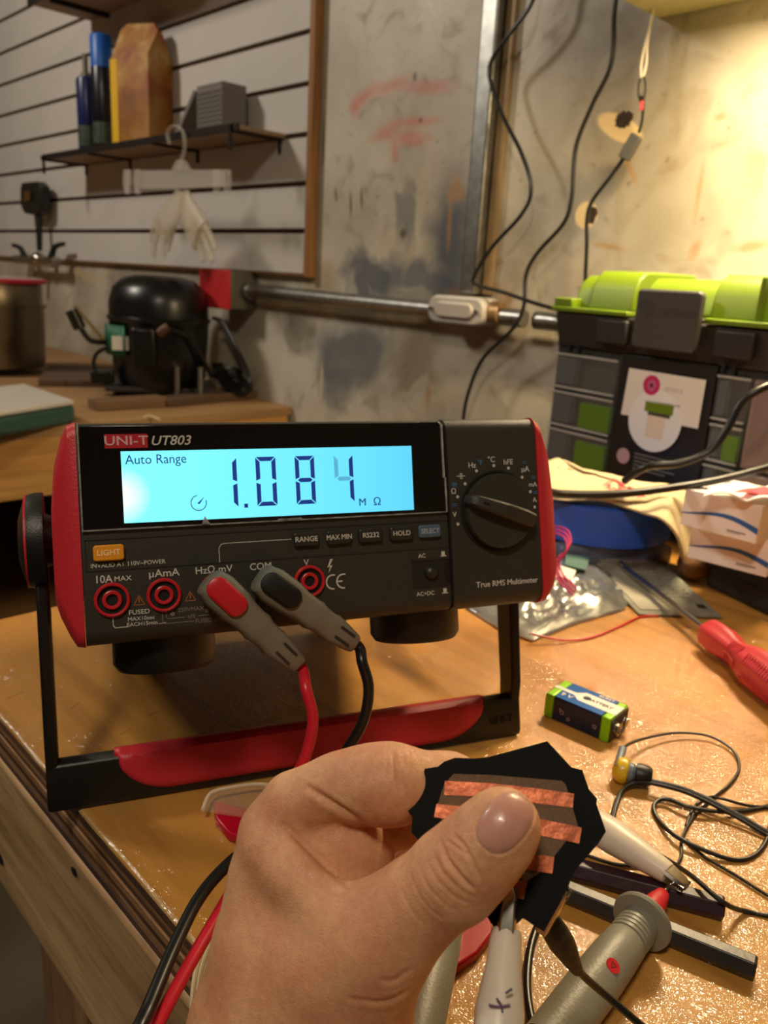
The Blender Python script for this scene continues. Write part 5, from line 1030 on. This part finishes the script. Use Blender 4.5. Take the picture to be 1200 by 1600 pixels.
# white boxes with a blue swoosh, on a black case, printed packet on top
K0 = atZ(1090, 935, 0); 
def swoosh_box(nm, lab, P0, P1, z0, hh, depth, xo=0.):
    a_ = Vector((P0[0], P0[1], z0)); b_ = Vector((P1[0], P1[1], z0)); an_ = math.atan2(b_.y-a_.y, b_.x-a_.x); L_ = (b_-a_).length
    R = thing(nm, lab, 'box', a_, rotz(an_), group='white cartons with a blue swoosh'); MB().bb(0, L_, 0, depth, 0, hh).build('carton', 'card', R, bevel=.0006)
    MB().bb(L_-.0001, L_+.0004, .001, depth-.001, .001, hh-.001).build('end_flap', 'cardside', R)
    up_, lo = [], []
    for k in range(25):
        t = k/24; y = hh*(.40-.05*math.cos(t*5.2)+.20*t*math.sin(1.3+t*2.2)); th = hh*(.015+.10*t*(1-.2*t)); up_.append((L_*t, y+th)); lo.append((L_*t, y-th*.6))
    m = MB(); 
    for k in range(24): m.prism([lo[k], lo[k+1], up_[k+1], up_[k]], 0, .0003, FX)
    m.build('blue_swoosh', 'blueprint', R, smooth=0); m = MB(); m.bb(L_*.62, L_*.86, -.0003, 0, hh*.17, hh*.20); m.bb(L_*.62, L_*.80, -.0003, 0, hh*.135, hh*.145); m.build('printed_line', 'greyprint', R)
    return R
# black case underneath
zc = .040
a_ = atZ(1097, 915, 0); b_ = atZ(1240, 985, 0); an_ = math.atan2(b_.y-a_.y, b_.x-a_.x)
BCz = thing('black_case', 'black padded case underneath the two white cartons at the right', 'case', a_, rotz(an_)); MB().bb(0, (b_-a_).length+.03, 0, .10, 0, zc).build('case_shell', mat('case_black', S(20, 19, 18), .6, bump=.3, bscale=500), BCz, bevel=.007, seg=4); MB().bb(-.0005, (b_-a_).length+.0305, -.0005, .1005, zc*.55, zc*.58).build('zip', 'deep', BCz)
p0 = atZ(1073, 871, zc+.0005); p1 = atZ(1200, 897, zc+.0005); p1 = atZ(1197, 903, zc+.0005)
swoosh_box('white_carton', 'white carton with blue swoosh, lower one of the stack of two', p0, p1, zc+.0008, .034, .075)
p0 = atZ(1062, 820, zc+.0355); p1 = atZ(1180, 851, zc+.0355)
swoosh_box('white_carton', 'white carton with blue swoosh, upper one carrying the red printed packet', p0, p1, zc+.0358, .034, .078)
q = [atZ(1098, 778, zc+.0715), atZ(1205, 790, zc+.0715), atZ(1225, 765, zc+.074), atZ(1120, 765, zc+.074)]
PKT = thing('printed_packet', 'red and white printed paper packet lying on the upper white carton', 'packet', q[0]); 
def sheet(q, off, amp, th, nm, m_, par, n=14):
    mb = MB(); vs = []; 
    for s_ in (0, 1):
        for i in range(n+1):
            for j in range(n+1): p = bil(q, i/n, j/n)-off; p.z += amp*abs(math.sin(i/n*5+j/n*3))+s_*th; vs.append(p)
    K = (n+1)**2; fs = []
    for i in range(n):
        for j in range(n): a = i*(n+1)+j; fs += [(a, a+1, a+n+2, a+n+1), (K+a, K+a+n+1, K+a+n+2, K+a+1)]
    for i in range(n):
        a, b2, c2, d2 = i, i+1, n*(n+1)+i, n*(n+1)+i+1; fs += [(a, K+a, K+b2, b2), (c2, d2, K+d2, K+c2)]; a = i*(n+1); b2 = (i+1)*(n+1); fs += [(a, b2, K+b2, K+a), (a+n, K+a+n, K+b2+n, b2+n)]
    mb._add(vs, fs); return mb.build(nm, m_, par)
sheet(q, q[0], .006, .0012, 'paper_sheet', 'card', PKT)
q2 = [bil(q, .42, .06), bil(q, 1., .12), bil(q, 1., .62), bil(q, .60, .45)]; 
for p in q2: p.z += .0068
sheet(q2, q[0], .001, .0006, 'red_print', mat('packet_red', S(232, 70, 85), .5), PKT)
# small brown lump between the cloth and the case
m = MB(); m.sphere((0, 0, 0), .018, 16, sc3=(1, 1.3, .9)); o = m.build('brown_spool', mat('brown_stuff', S(120, 84, 40), .6, var=.5, vscale=120, bump=1, bscale=150)); o.location = atZ(1062, 915, 0)+Vector((0, .03, .0165)); tag(o, 'small brown bundle standing between the cloth and the black case', 'bundle')

# thick black cables over the bench
c = MB(); c.tube([Vector((-.66, .62, .006)), Vector((-.60, .56, .010)), Vector((-.53, .52, .035)), atD(800, 762, .62), atD(870, 772, .66), atD(960, 772, .70), atD(1050, 762, .72), (atD(1130, 748, .73)), atD(1205, 728, .74), atD(1330, 690, .76)], .0046, 12, flat=.8)
tag(c.build('thick_black_cable', 'cblk', loc=atD(960, 772, .70)), 'thick flat black cable crossing above the blue tape roll to the right edge', 'cable')
c = MB(); c.tube([atD(975, 752, .80), atD(1010, 730, .78), atD(1060, 724, .77), atD(1105, 708, .765), atD(1135, 672, .76), atD(1158, 630, .755), atD(1185, 610, .75), atD(1230, 592, .75), atD(1330, 560, .74)], .0038, 12)
tag(c.build('curved_black_cable', 'cblk', loc=atD(1105, 708, .765)), 'black cable rising in a curve before the toolbox to the right edge', 'cable')
# hanging wall cables
def hang(nm, lab, pts, r=.0032, m_='cblk', cat='cable', extra=None):
    P = [atY(x, y, WY-o) for x, y, o in pts]; c = MB(); c.tube(P, r, 10)
    return tag(c.build(nm, m_, loc=P[len(P)//2]), lab, cat, 'black cables hanging on the wall')
hang('hanging_cable', 'left black cable hanging in a loose zigzag across the metal strip', [(850, -120, .05), (838, -30, .05), (828, 10, .05), (795, 55, .05), (768, 95, .045), (766, 125, .045), (785, 180, .045), (815, 240, .045), (830, 295, .045), (815, 335, .045), (770, 385, .045), (742, 430, .045), (745, 445, .045), (790, 458, .05), (840, 475, .06), (895, 490, .10)])
hang('hanging_cable', 'middle black cable hanging from above and passing in front of the wall pipe', [(972, -120, .06), (966, -30, .06), (960, 20, .06), (955, 100, .055), (925, 165, .05), (900, 230, .05), (893, 310, .05), (880, 350, .05), (840, 395, .05), (822, 430, .05), (818, 480, .055), (800, 515, .055), (755, 560, .05), (733, 610, .05), (724, 655, .05), (722, 720, .06)])
IC = thing('inline_switch', 'small dark grey inline connector hanging on the wire over the right wall', 'connector', atY(985, 230, WY-.04))
pa, pb = atY(998, 206, WY-.04), atY(972, 252, WY-.04); o_i = IC.location; d = (pb-pa); xi = d.normalized().cross(Vector((0, -1, 0)))
MB().prism(rrect(.018, d.length*.82, .003), -.004, .004, frame((0, 0, 0), (0, -1, 0), xi)).build('connector_body', mat('connector_grey', S(70, 68, 62), .5), IC, bevel=.0015)
for n_, pts, m_, r in (('lower_cable', ((974, 248), (955, 275), (925, 315), (917, 345), (917, 380), (915, 425), (915, 440)), 'cblk', .0030), ('upper_cable', ((998, 208), (1003, 190), (1005, 165), (1002, 150)), 'cblk', .0020),
                       ('grey_wire', ((1003, 165), (998, 150), (998, 132), (1002, 120)), 'dark', .0014), ('grey_wire', ((1004, 165), (1008, 145), (1008, 128), (1005, 118)), 'dark', .0014),
                       ('white_wire', ((1002, 122), (1002, 100), (1008, 70), (1016, 40), (1022, 10), (1026, -20)), 'whitewire', .0018), ('white_wire', ((1005, 120), (1010, 98), (1011, 72), (1015, 45), (1021, 12), (1026, -20)), 'whitewire', .0018)):
    c = MB(); c.tube([atY(x, y, WY-.035-(.012 if n_ == 'x' else 0))-o_i for x, y in pts], r, 8); c.build(n_, m_, IC)
m = MB()
for x, y in ((1003, 168),): m.tube([atY(1002, 172, WY-.037)-o_i, atY(1003, 158, WY-.037)-o_i], .0024, 8)
m.build('red_sleeve', 'redink', IC)
# holes broken in the wall (dark recess with crumbled rim)
for lab, px, py, r1, r2 in (('larger hole broken through the wall plaster above the inline connector', 975, 187, .014, .011), ('smaller dark hole in the wall with a wire in front of it', 925, 335, .008, .013)):
    m = MB(); n = 22; r_ = random.Random(px); P = [((r1*(.8+.4*r_.random()))*math.cos(2*math.pi*k/n), (r2*(.8+.4*r_.random()))*math.sin(2*math.pi*k/n)) for k in range(n)]
    m.prism(P, -.0004, .0006, frame((0, 0, 0), (0, -1, 0), (1, 0, 0))); o = m.build('wall_hole', mat('hole_dark', S(52, 38, 22), .95, var=.7, vscale=160, bump=1., bscale=300), smooth=0); o.location = atY(px, py, WY); o['kind'] = 'structure'
# ------------------------------------------------------------------ shelf on the slatted panel
sz = .548; sx0, sx1 = -2.42, -1.456; SY0 = .965
SH = thing('wall_shelf', 'thin board shelf on metal brackets on the slatted panel', 'shelf', ((sx0+sx1)/2, WY-.02, sz), group='shelves on the slatted panel'); so = Vector(((sx0+sx1)/2, WY-.02, sz))
def sh(mb, n_, m_, par=None, **k): bmesh.ops.translate(mb.bm, verts=mb.bm.verts, vec=-so); return mb.build(n_, m_, par or SH, **k)
sh(MB().bb(sx0, sx1, SY0, WY-.021, sz-.006, sz+.002), 'shelf_board', 'shelf', bevel=.001)
sh(MB().bb(sx0-.002, sx1+.002, SY0-.006, SY0, sz-.009, sz+.006), 'front_rail', 'shelfm', bevel=.001)
for x in (sx0+.01, -2.14, -1.80, -1.475):
    m = MB(); m.bb(x-.003, x+.003, SY0-.004, WY-.02, sz-.012, sz-.006); m.bb(x-.003, x+.003, WY-.026, WY-.0205, sz-.035, sz); 
    if x in (sx0+.01, -1.475): m.bb(x-.004, x+.004, SY0-.012, SY0-.006, sz-.045, sz+.004); m.bb(x-.014, x+.004, SY0-.012, SY0-.007, sz-.010, sz+.002)
    sh(m, 'bracket', 'shelfm', bevel=.001)
s2p = atY(142, 33, WY-.02); S2 = thing('wall_shelf', 'upper shelf board cut by the top edge, above the spray cans', 'shelf', (s2p.x+.33, WY-.02, s2p.z), group='shelves on the slatted panel'); 
MB().bb(-.33, .42, -.16, -.001, 0, .008).build('shelf_board', 'shelf', S2, bevel=.001)
for x in (-.22, .17): MB().bb(x-.003, x+.003, -.155, -.001, -.012, 0).build('bracket', 'shelfm', S2)
m = MB(); m.bb(-.335, .425, -.166, -.160, -.003, .012); m.build('front_rail', 'shelfm', S2)
def can(lab, cx, top, r, body, cap, capz, Y=1.02):
    b_ = atY(cx, 215, Y); x = b_.x; zt_ = atY(cx, top, Y).z; R = thing('spray_can', lab, 'spray can', (x, Y, sz+.0022), group='spray cans on the shelf'); H_ = zt_-sz
    MB().lathe([(r*.9, 0), (r, .004), (r, H_*capz-.012), (r*.9, H_*capz-.004), (r*.6, H_*capz)], Matrix(), 32).build('can_body', body, R)
    m = MB()
    if cap == 'capb': m.lathe([(r*.97, H_*capz-.010), (r*.97, H_-.005), (r*.85, H_)], Matrix(), 32); m.build('cap', 'capb', R)
    else: m.lathe([(r*.55, H_*capz-.002), (r*.5, H_*capz+.008), (r*.28, H_*capz+.012), (r*.28, H_)], Matrix(), 24); m.build('nozzle', 'boxgrey', R)
    b2 = MB().lathe([(r*1.005, .02), (r*1.005, .07)], Matrix(), 32, cap=False).build('label_band', mat('label_band', S(60, 74, 60), .4, var=.6, vscale=50), R)
can('dark navy spray can with bare nozzle, left one on the shelf', 138, 84, .0255, 'canb', '', .78)
can('taller dark spray can with bright blue cap on the shelf', 163, 54, .0275, 'cana', 'capb', .76)
# snack pouch
a = atY(186, 213, 1.0); PO = thing('food_pouch', 'yellow and brown paper food bag standing on the shelf', 'bag', (a.x+.068, 1.03, sz+.0022), rotz(math.radians(12)))
def pmat():
    m = mat('pouch_print', S(190, 120, 40), .5); nt = m.node_tree; b = nt.nodes['Principled BSDF']; L = nt.links.new; tc = nd(nt, 'ShaderNodeTexCoord'); n1 = nd(nt, 'ShaderNodeTexNoise'); n1.inputs['Scale'].default_value = 13; n1.inputs['Detail'].default_value = 4; L(tc.outputs['Object'], n1.inputs[0])
    cr = nd(nt, 'ShaderNodeValToRGB'); e = cr.color_ramp.elements; e[0].position = .3; e[0].color = S(88, 40, 16); e[1].position = .7; e[1].color = S(196, 160, 105); x = e.new(.45); x.color = S(146, 80, 24); x = e.new(.56); x.color = S(165, 118, 40); L(n1.outputs['Fac'], cr.inputs[0])
    sp = nd(nt, 'ShaderNodeSeparateXYZ'); L(tc.outputs['Object'], sp.inputs[0]); mr = nd(nt, 'ShaderNodeMapRange'); mr.inputs['From Min'].default_value = .10; mr.inputs['From Max'].default_value = .13; L(sp.outputs[2], mr.inputs[0])
    mx = nd(nt, 'ShaderNodeMixRGB'); L(mr.outputs[0], mx.inputs[0]); mx.inputs[1].default_value = S(140, 92, 26); L(cr.outputs[0], mx.inputs[2]); m2 = nd(nt, 'ShaderNodeMixRGB'); m2.inputs[0].default_value = .45; L(mx.outputs[0], m2.inputs[1]); L(cr.outputs[0], m2.inputs[2]); L(m2.outputs[0], b.inputs['Base Color']); return m
PWd, PD_, PH = .135, .075, .268
secs = [[(-PWd/2, -PD_/2, 0), (PWd/2, -PD_/2, 0), (PWd/2, PD_/2, 0), (-PWd/2, PD_/2, 0)], [(-PWd/2, -PD_/2, PH*.72), (PWd/2, -PD_/2, PH*.72), (PWd/2, PD_/2, PH*.72), (-PWd/2, PD_/2, PH*.72)], [(-PWd/2, -.006, PH*.98), (PWd/2, -.006, PH*.93), (PWd/2, .006, PH*.93), (-PWd/2, .006, PH*.98)], [(-PWd/2+.02, -.002, PH*1.03), (PWd/2-.02, -.002, PH*1.0), (PWd/2-.02, .002, PH*1.0), (-PWd/2+.02, .002, PH*1.03)]]
MB().loft(secs).build('pouch_body', pmat(), PO, bevel=.003)
MB().bb(-PWd/2-.001, -PWd/2+.0, -PD_/2+.001, PD_/2-.001, .001, PH*.72).build('side_gusset', 'pouchy', PO)
MB().bb(-PWd/2-.001, -PWd/2+.024, -PD_/2-.001, -PD_/2, .001, PH*.72).build('yellow_strip', 'pouchy', PO)
# grey foam block and leaning foam sheet
b_ = atY(346, 198, 1.03); FB = thing('foam_block', 'grey block of foam with a zigzag top standing on the shelf', 'foam', (b_.x, 1.03, sz+.0022))
hh = atY(346, 137, 1.03).z-sz; w = .098; P = [(-w/2, 0), (w/2, 0)]+[(w/2-i*w/20, hh-(.006 if i % 2 else 0)) for i in range(21)]
MB().prism(P, -.03, .03, frame((0, 0, 0), (0, -1, 0), (1, 0, 0))).build('foam_body', 'foamg', FB)
m = MB()
for i in range(9):
    for j in range(9): m.sphere((-w/2+.008+i*w/9.3, -.030, .008+j*(hh-.02)/8.5), .004, 6)
m.build('foam_bump', 'foamg', FB)
FS = thing('foam_sheet', 'thin grey foam sheet leaning against the foam block', 'foam', (b_.x-.052, 1.03, sz+.0022)); 
m = MB(); m.prism([(-.105, 0), (-.092, 0), (.0, hh*.92), (-.012, hh*.95)], -.03, .03, frame((0, 0, 0), (0, -1, 0), (1, 0, 0))); m.build('sheet_body', 'foamg', FS)

# clear hanger with gloves
HY = .945
def hp(x, y, o=0.): return atY(x, y, HY+o)
ho = hp(272, 210); HG = thing('clip_hanger', 'clear plastic clip hanger hanging from the front rail of the shelf', 'hanger', ho)
m = MB(); m.tube([hp(x, y)-ho for x, y in ((265, 225), (262, 208), (270, 197), (282, 200), (288, 215), (288, 235), (283, 252), (281, 268))], .0042, 10, flat=.6); m.build('hook', 'latexclear', HG)
m = MB(); m.prism([tuple((hp(x, y)-ho).xz) for x, y in ((222, 266), (350, 265), (352, 292), (222, 296))], -.004, .004, frame((0, 0, 0), (0, -1, 0), (1, 0, 0))); m.build('bar', 'latexclear', HG, bevel=.002)
m = MB(); m.prism([tuple((hp(x, y)-ho).xz) for x, y in ((270, 266), (278, 250), (288, 250), (298, 266))], -.004, .004, frame((0, 0, 0), (0, -1, 0), (1, 0, 0))); m.build('hook_web', 'latexclear', HG)
for x0 in (203, 342):
    m = MB(); 
    for dx in (-9, 7): m.prism([tuple((hp(x0+dx+a, y)-ho).xz) for a, y in ((-5, 264), (5, 264), (6, 285), (3, 303), (-3, 303), (-6, 285))], -.012, -.005, frame((0, 0, 0), (0, -1, 0), (1, 0, 0)))
    m.build('clip', 'latexclear', HG, bevel=.002)
def glove(lab, pts, fingers):
    o0 = hp(*pts[0]); m = MB(); R_ = []
    P = [hp(x, y)-o0 for x, y in pts]; n_ = len(P); m.tube(P, .02, 14, 6, rr=lambda t: .014+.026*math.sin(min(1, t*1.1)*1.6), flat=.35, up=(0, 1, 0))
    for f_ in fingers: m.tube([hp(x, y, .0)-o0 for x, y in f_], .011, 10, 5, rr=lambda t: .012-.005*t, flat=.6, up=(0, 1, 0))
    o = m.build('rubber_glove', 'latex', smooth=70); o.location = o0; return tag(o, lab, 'glove', 'gloves on the hanger')
glove('limp cream glove hanging at the left from the clear hanger', [(281, 298), (276, 320), (262, 345), (254, 362)], [[(250, 355), (242, 380), (240, 402)], [(258, 360), (256, 382), (256, 402)], [(268, 350), (266, 372), (262, 392)], [(248, 345), (240, 360), (236, 378)]])
glove('limp cream glove hanging at the right from the clear hanger', [(290, 298), (292, 322), (302, 348), (314, 368)], [[(306, 360), (312, 385), (317, 408)], [(315, 362), (324, 385), (332, 408)], [(320, 355), (330, 372), (336, 390)], [(300, 350), (302, 370), (308, 388)]])

# tap tower on the wall at the left
TY = 1.04
def tpt(x, y, o=0.): return atY(x, y, TY+o)
t0 = tpt(60, 405); TT = thing('beer_tap', 'chrome beer tap with a black handle on the wall at far left', 'tap', t0)
def tb(mb, n_, m_, **k): bmesh.ops.translate(mb.bm, verts=mb.bm.verts, vec=-t0); return mb.build(n_, m_, TT, **k)
tb(MB().prism([tuple(tpt(x, y).xz) for x, y in ((40, 286), (63, 284), (70, 292), (70, 330), (62, 337), (44, 334), (38, 320), (38, 296))], -.018, .014, frame((0, TY, 0), (0, -1, 0), (1, 0, 0)) if False else Matrix(((1, 0, 0, 0), (0, 0, -1, TY), (0, 1, 0, 0), (0, 0, 0, 1)))), 'tap_handle', 'black', bevel=.005)
tb(MB().prism([tuple(tpt(x, y).xz) for x, y in ((47, 300), (57, 299), (57, 314), (47, 316))], .0182, .0195, Matrix(((1, 0, 0, 0), (0, 0, -1, TY), (0, 1, 0, 0), (0, 0, 0, 1)))), 'handle_badge', mat('badge_gold', S(150, 110, 50), .3, .8))
tb(MB().tube([tpt(59, 335), tpt(61, 360), tpt(62, 392)], .010, 12, rr=lambda t: .012-.004*t), 'stem', 'black')
m = MB(); m.tube([tpt(25, 405), tpt(60, 407), tpt(88, 408)], .014, 14); m.sphere(tpt(60, 405), .022, 16); tb(m, 'tap_body', 'steel')
for q in (((20, 383), (32, 388), (38, 402)), ((100, 381), (86, 386), (80, 402))):
    tb(MB().tube([tpt(*p) for p in q], .007, 10, rr=lambda t: .006+.005*t), 'wing_lever', 'deep')
m = MB(); m.tube([tpt(50, 408), tpt(48, 425), tpt(48, 438)], .010, 12); m.cyl(tpt(60, 412), tpt(60, 412)+Vector((0, WY-TY-.003, 0)), .010); tb(m, 'spout', 'steel')

# ------------------------------------------------------------------ things on the back bench
bz = -.013
cb = atY(250, 560, .93); cb.z = bz; CP = thing('compressor', 'black domed refrigerator compressor with green label on the back bench', 'compressor', (cb.x, cb.y, bz+.022))
def scl_px(px_l, px_r, p): d_ = CW.T @ np.array([p.x, p.y, p.z-CAMZ]); return (px_r-px_l)/_f*d_[2]
dd0 = CW.T @ np.array([cb.x, cb.y, bz+.1-CAMZ]); cpx = dd0[0]/dd0[2]*_f+600
print('compressor px', cpx, 'depth', dd0[2])
RC = 80/_f*dd0[2]; HC = 165/_f*dd0[2]
MB().lathe([(RC*.80, .0), (RC*.92, .02), (RC*.97, HC*.40), (RC*.99, HC*.58), (RC*1.03, HC*.60), (RC*1.03, HC*.62), (RC*.99, HC*.63), (RC*.98, HC*.76), (RC*.90, HC*.88), (RC*.72, HC*.96), (RC*.45, HC*.995), (.001, HC)], Matrix(), 56, sx=1.02, sy=.92).build('shell', 'comp', CP, smooth=50)
vx = Vector((cb.x, cb.y, 0)).normalized(); rx = Vector((vx.y, -vx.x, 0)); fx = -vx    # right and front as seen from the bench
def cl(r_, f_, z): return rx*r_+fx*f_+Vector((0, 0, z))
FRm = Matrix(((rx.x, fx.x, 0, 0), (rx.y, fx.y, 0, 0), (0, 0, 1, 0), (0, 0, 0, 1)))
k = MB()
for i in range(10):
    a0, a1 = math.radians(128+i*5.5), math.radians(128+(i+1)*5.5); R1 = RC*1.0
    k.loft([[FRm @ Vector((R1*.99*math.cos(a), R1*.93*math.sin(a), z)) for z in (HC*.28, HC*.55)] for a in (a0, a1)], cap=False, closed=False)
g = k.build('green_label', 'emer', CP); sm = g.modifiers.new('t', 'SOLIDIFY'); sm.thickness = .002
MB().box((.035, .006, .03), mtx=frame(cl(-RC*.70, RC*.70, HC*.40), Vector((0, 0, 1)), rx)).build('white_sticker', 'white', CP)
MB().box((.05, .035, .085), mtx=frame(cl(-RC*.28, RC*.92, HC*.38), Vector((0, 0, 1)), rx)).build('terminal_box', 'comp', CP, bevel=.006)
MB().tube([cl(RC*.0, RC*.95, HC*.50), cl(RC*.08, RC*.97, HC*.54), cl(RC*.16, RC*.97, HC*.57)], .012, 12).build('copper_joint', mat('dull_copper', S(92, 66, 50), .5, .5), CP)
MB().tube([cl(RC*.1, RC*1.0, HC*.56), cl(RC*.45, RC*1.02, HC*.50), cl(RC*.7, RC*.85, HC*.35), cl(RC*.95, RC*.6, HC*.12)], .005, 10).build('cable', 'cblk', CP)
m = MB(); m.box((RC*2.1, RC*1.5, .010), (0, 0, 0)); 
m = MB(); m.box((RC*2.0, RC*1.4, .010), mtx=Matrix.Translation((0, 0, -.004)) @ FRm); m.build('mounting_plate', 'tdark', CP, bevel=.002)
for r_ in (.30, .72): MB().cyl(cl(RC*r_, RC*.98, -.010), cl(RC*r_, RC*.98, .055), .006).build('stud_bolt', 'dullsteel', CP)
MB().tube([cl(-RC*1.0, RC*.2, HC*.38), cl(-RC*1.25, RC*.3, HC*.40), cl(-RC*1.40, RC*.3, HC*.50), cl(-RC*1.5, RC*.3, HC*.62)], .006, 10).build('cable', 'cblk', CP)
MB().tube([cl(-RC*1.42, RC*.3, HC*.50), cl(-RC*1.56, RC*.3, HC*.66)], .014, 12).build('plug', 'comp', CP)
MB().tube([cl(-RC*1.02, RC*.2, HC*.40), cl(-RC*1.20, RC*.3, HC*.52), cl(-RC*1.5, RC*.3, HC*.70)], .004, 8).build('yellow_wire', mat('dull_yellow', S(150, 130, 80), .5), CP)
MB().tube([cl(-RC*.9, RC*.3, HC*.35), cl(-RC*1.15, RC*.3, HC*.28), cl(-RC*1.2, RC*.35, HC*.16), cl(-RC*1.05, RC*.4, HC*.06)], .0045, 8).build('cable', 'cblk', CP)
MB().box((.05, .03, .03), mtx=frame(cl(-RC*1.05, RC*.4, HC*.06+.005), (0, 0, 1), rx)).build('relay_box', 'comp', CP, bevel=.004)
c = MB()
for k_ in range(2): c.tube([cl(RC*1.0, .02, HC*(.64)), cl(RC*(1.14+.06*k_), .03, HC*.60), cl(RC*(1.36+.08*k_), .05, HC*.38), cl(RC*(1.56+.1*k_), .06, HC*.16), cl(RC*(1.55+.1*k_), .07, HC*.04), cl(RC*1.3, .08, HC*.02)], .0042, 8)
c.build('cable', 'comp', CP)
c = MB(); r_ = random.Random(2)
for k_ in range(4): c.tube([cl(RC*(1.0+.05*k_), .03, HC*.22), cl(RC*(1.1+.08*k_), .07, HC*.08), cl(RC*(1.35+.05*k_), .10, -.002+.004*k_), cl(RC*(1.65-.05*k_), .10, .004*k_), cl(RC*(1.6-.04*k_), .05, .012+.01*k_), cl(RC*1.15, .04, .02+.008*k_), cl(RC*.95, .06, .03)], .0042, 8)
c.build('coiled_cable', 'comp', CP)
# wooden planks under the compressor
def plank(lab, x0, y0, x1, y1, wid, th, z=bz, m_='edge2'):
    a_, b_ = atZ(x0, y0, z), atZ(x1, y1, z); d_ = (b_-a_); L_ = d_.length; R = MB().bb(0, L_, 0, wid, 0, th).build('wooden_plank', m_, bevel=.002); R.location = (a_.x, a_.y, z+.0003); R.rotation_euler.z = math.atan2(d_.y, d_.x); return tag(R, lab, 'plank', 'boards around the compressor')
M['plank'] = wood('plank_wood', S(140, 110, 78), S(100, 74, 50), .7, 'X', 20., bump=.4); M['plank2'] = wood('plank_wood_dark', S(105, 80, 60), S(76, 56, 40), .7, 'X', 20., bump=.4)
plank('pale wooden block lying in front of the compressor', 152, 643, 262, 636, .05, .020, m_='plank')
plank('darker plank running under the right side of the compressor', 262, 637, 405, 622, .045, .018, m_='plank2')
plank('dark board lying behind the tray, left of the compressor', 60, 604, 195, 606, .30, .016, m_='plank2')
# steel pot and tray
pc_ = atZ(-8, 580, bz); dpt = (CW.T @ np.array([pc_.x, pc_.y, bz-CAMZ]))[2]; RP_ = 80/_f*dpt; HP_ = 132/_f*dpt
PT_ = thing('steel_pot', 'brushed steel pot with a red rimmed lid at the far left', 'pot', (pc_.x, pc_.y, bz+.0165))
MB().lathe([(RP_*.90, 0), (RP_*.93, .004), (RP_*.97, HP_*.68), (RP_*1.02, HP_*.685), (RP_*1.02, HP_*.70), (RP_*.94, HP_*.71), (RP_*.94, HP_*.95), (RP_*.93, HP_*.96)], Matrix(), 56).build('pot_body', 'pot', PT_)
MB().lathe([(RP_*.96, HP_*.945), (RP_*1.05, HP_*.955), (RP_*1.05, HP_*.99), (RP_*.99, HP_*1.0)], Matrix(), 56).build('red_rim', 'potred', PT_)
MB().lathe([(RP_*.99, HP_*.995), (RP_*.95, HP_*1.01), (.001, HP_*1.015)], Matrix(), 56).build('lid', mat('lid_grey', S(170, 150, 145), .4), PT_)
A1, B1, C1 = atZ(38, 598, bz+.045), atZ(117, 624, bz+.045), atZ(-40, 648, bz+.045); D1 = A1+(C1-B1)
TRY = thing('storage_tray', 'flat white topped tray with a dark green body at the left', 'tray', (B1.x, B1.y, bz)); q = [Vector((p.x, p.y, bz+.0005)) for p in (A1, B1, C1, D1)]
quad_slab(q, TRY.location, .034, 'tray_body', 'traygreen', TRY, bevel=.008, seg=3)
q = [Vector((p.x, p.y, bz+.0345)) for p in (A1, B1, C1, D1)]; quad_slab(q, TRY.location, .009, 'tray_top', 'traywhite', TRY, bevel=.003)
# small straw-coloured chip on top of the meter's far side bench edge
tag(MB().tube([atZ(224, 652, bz+.001), atZ(234, 650, bz+.004), atZ(250, 656, bz+.001)], .0022, 6).build('wood_chip', 'cream', loc=atZ(234, 652, bz)), 'small curled pale wood chip on the edge of the back bench', 'wood chip')
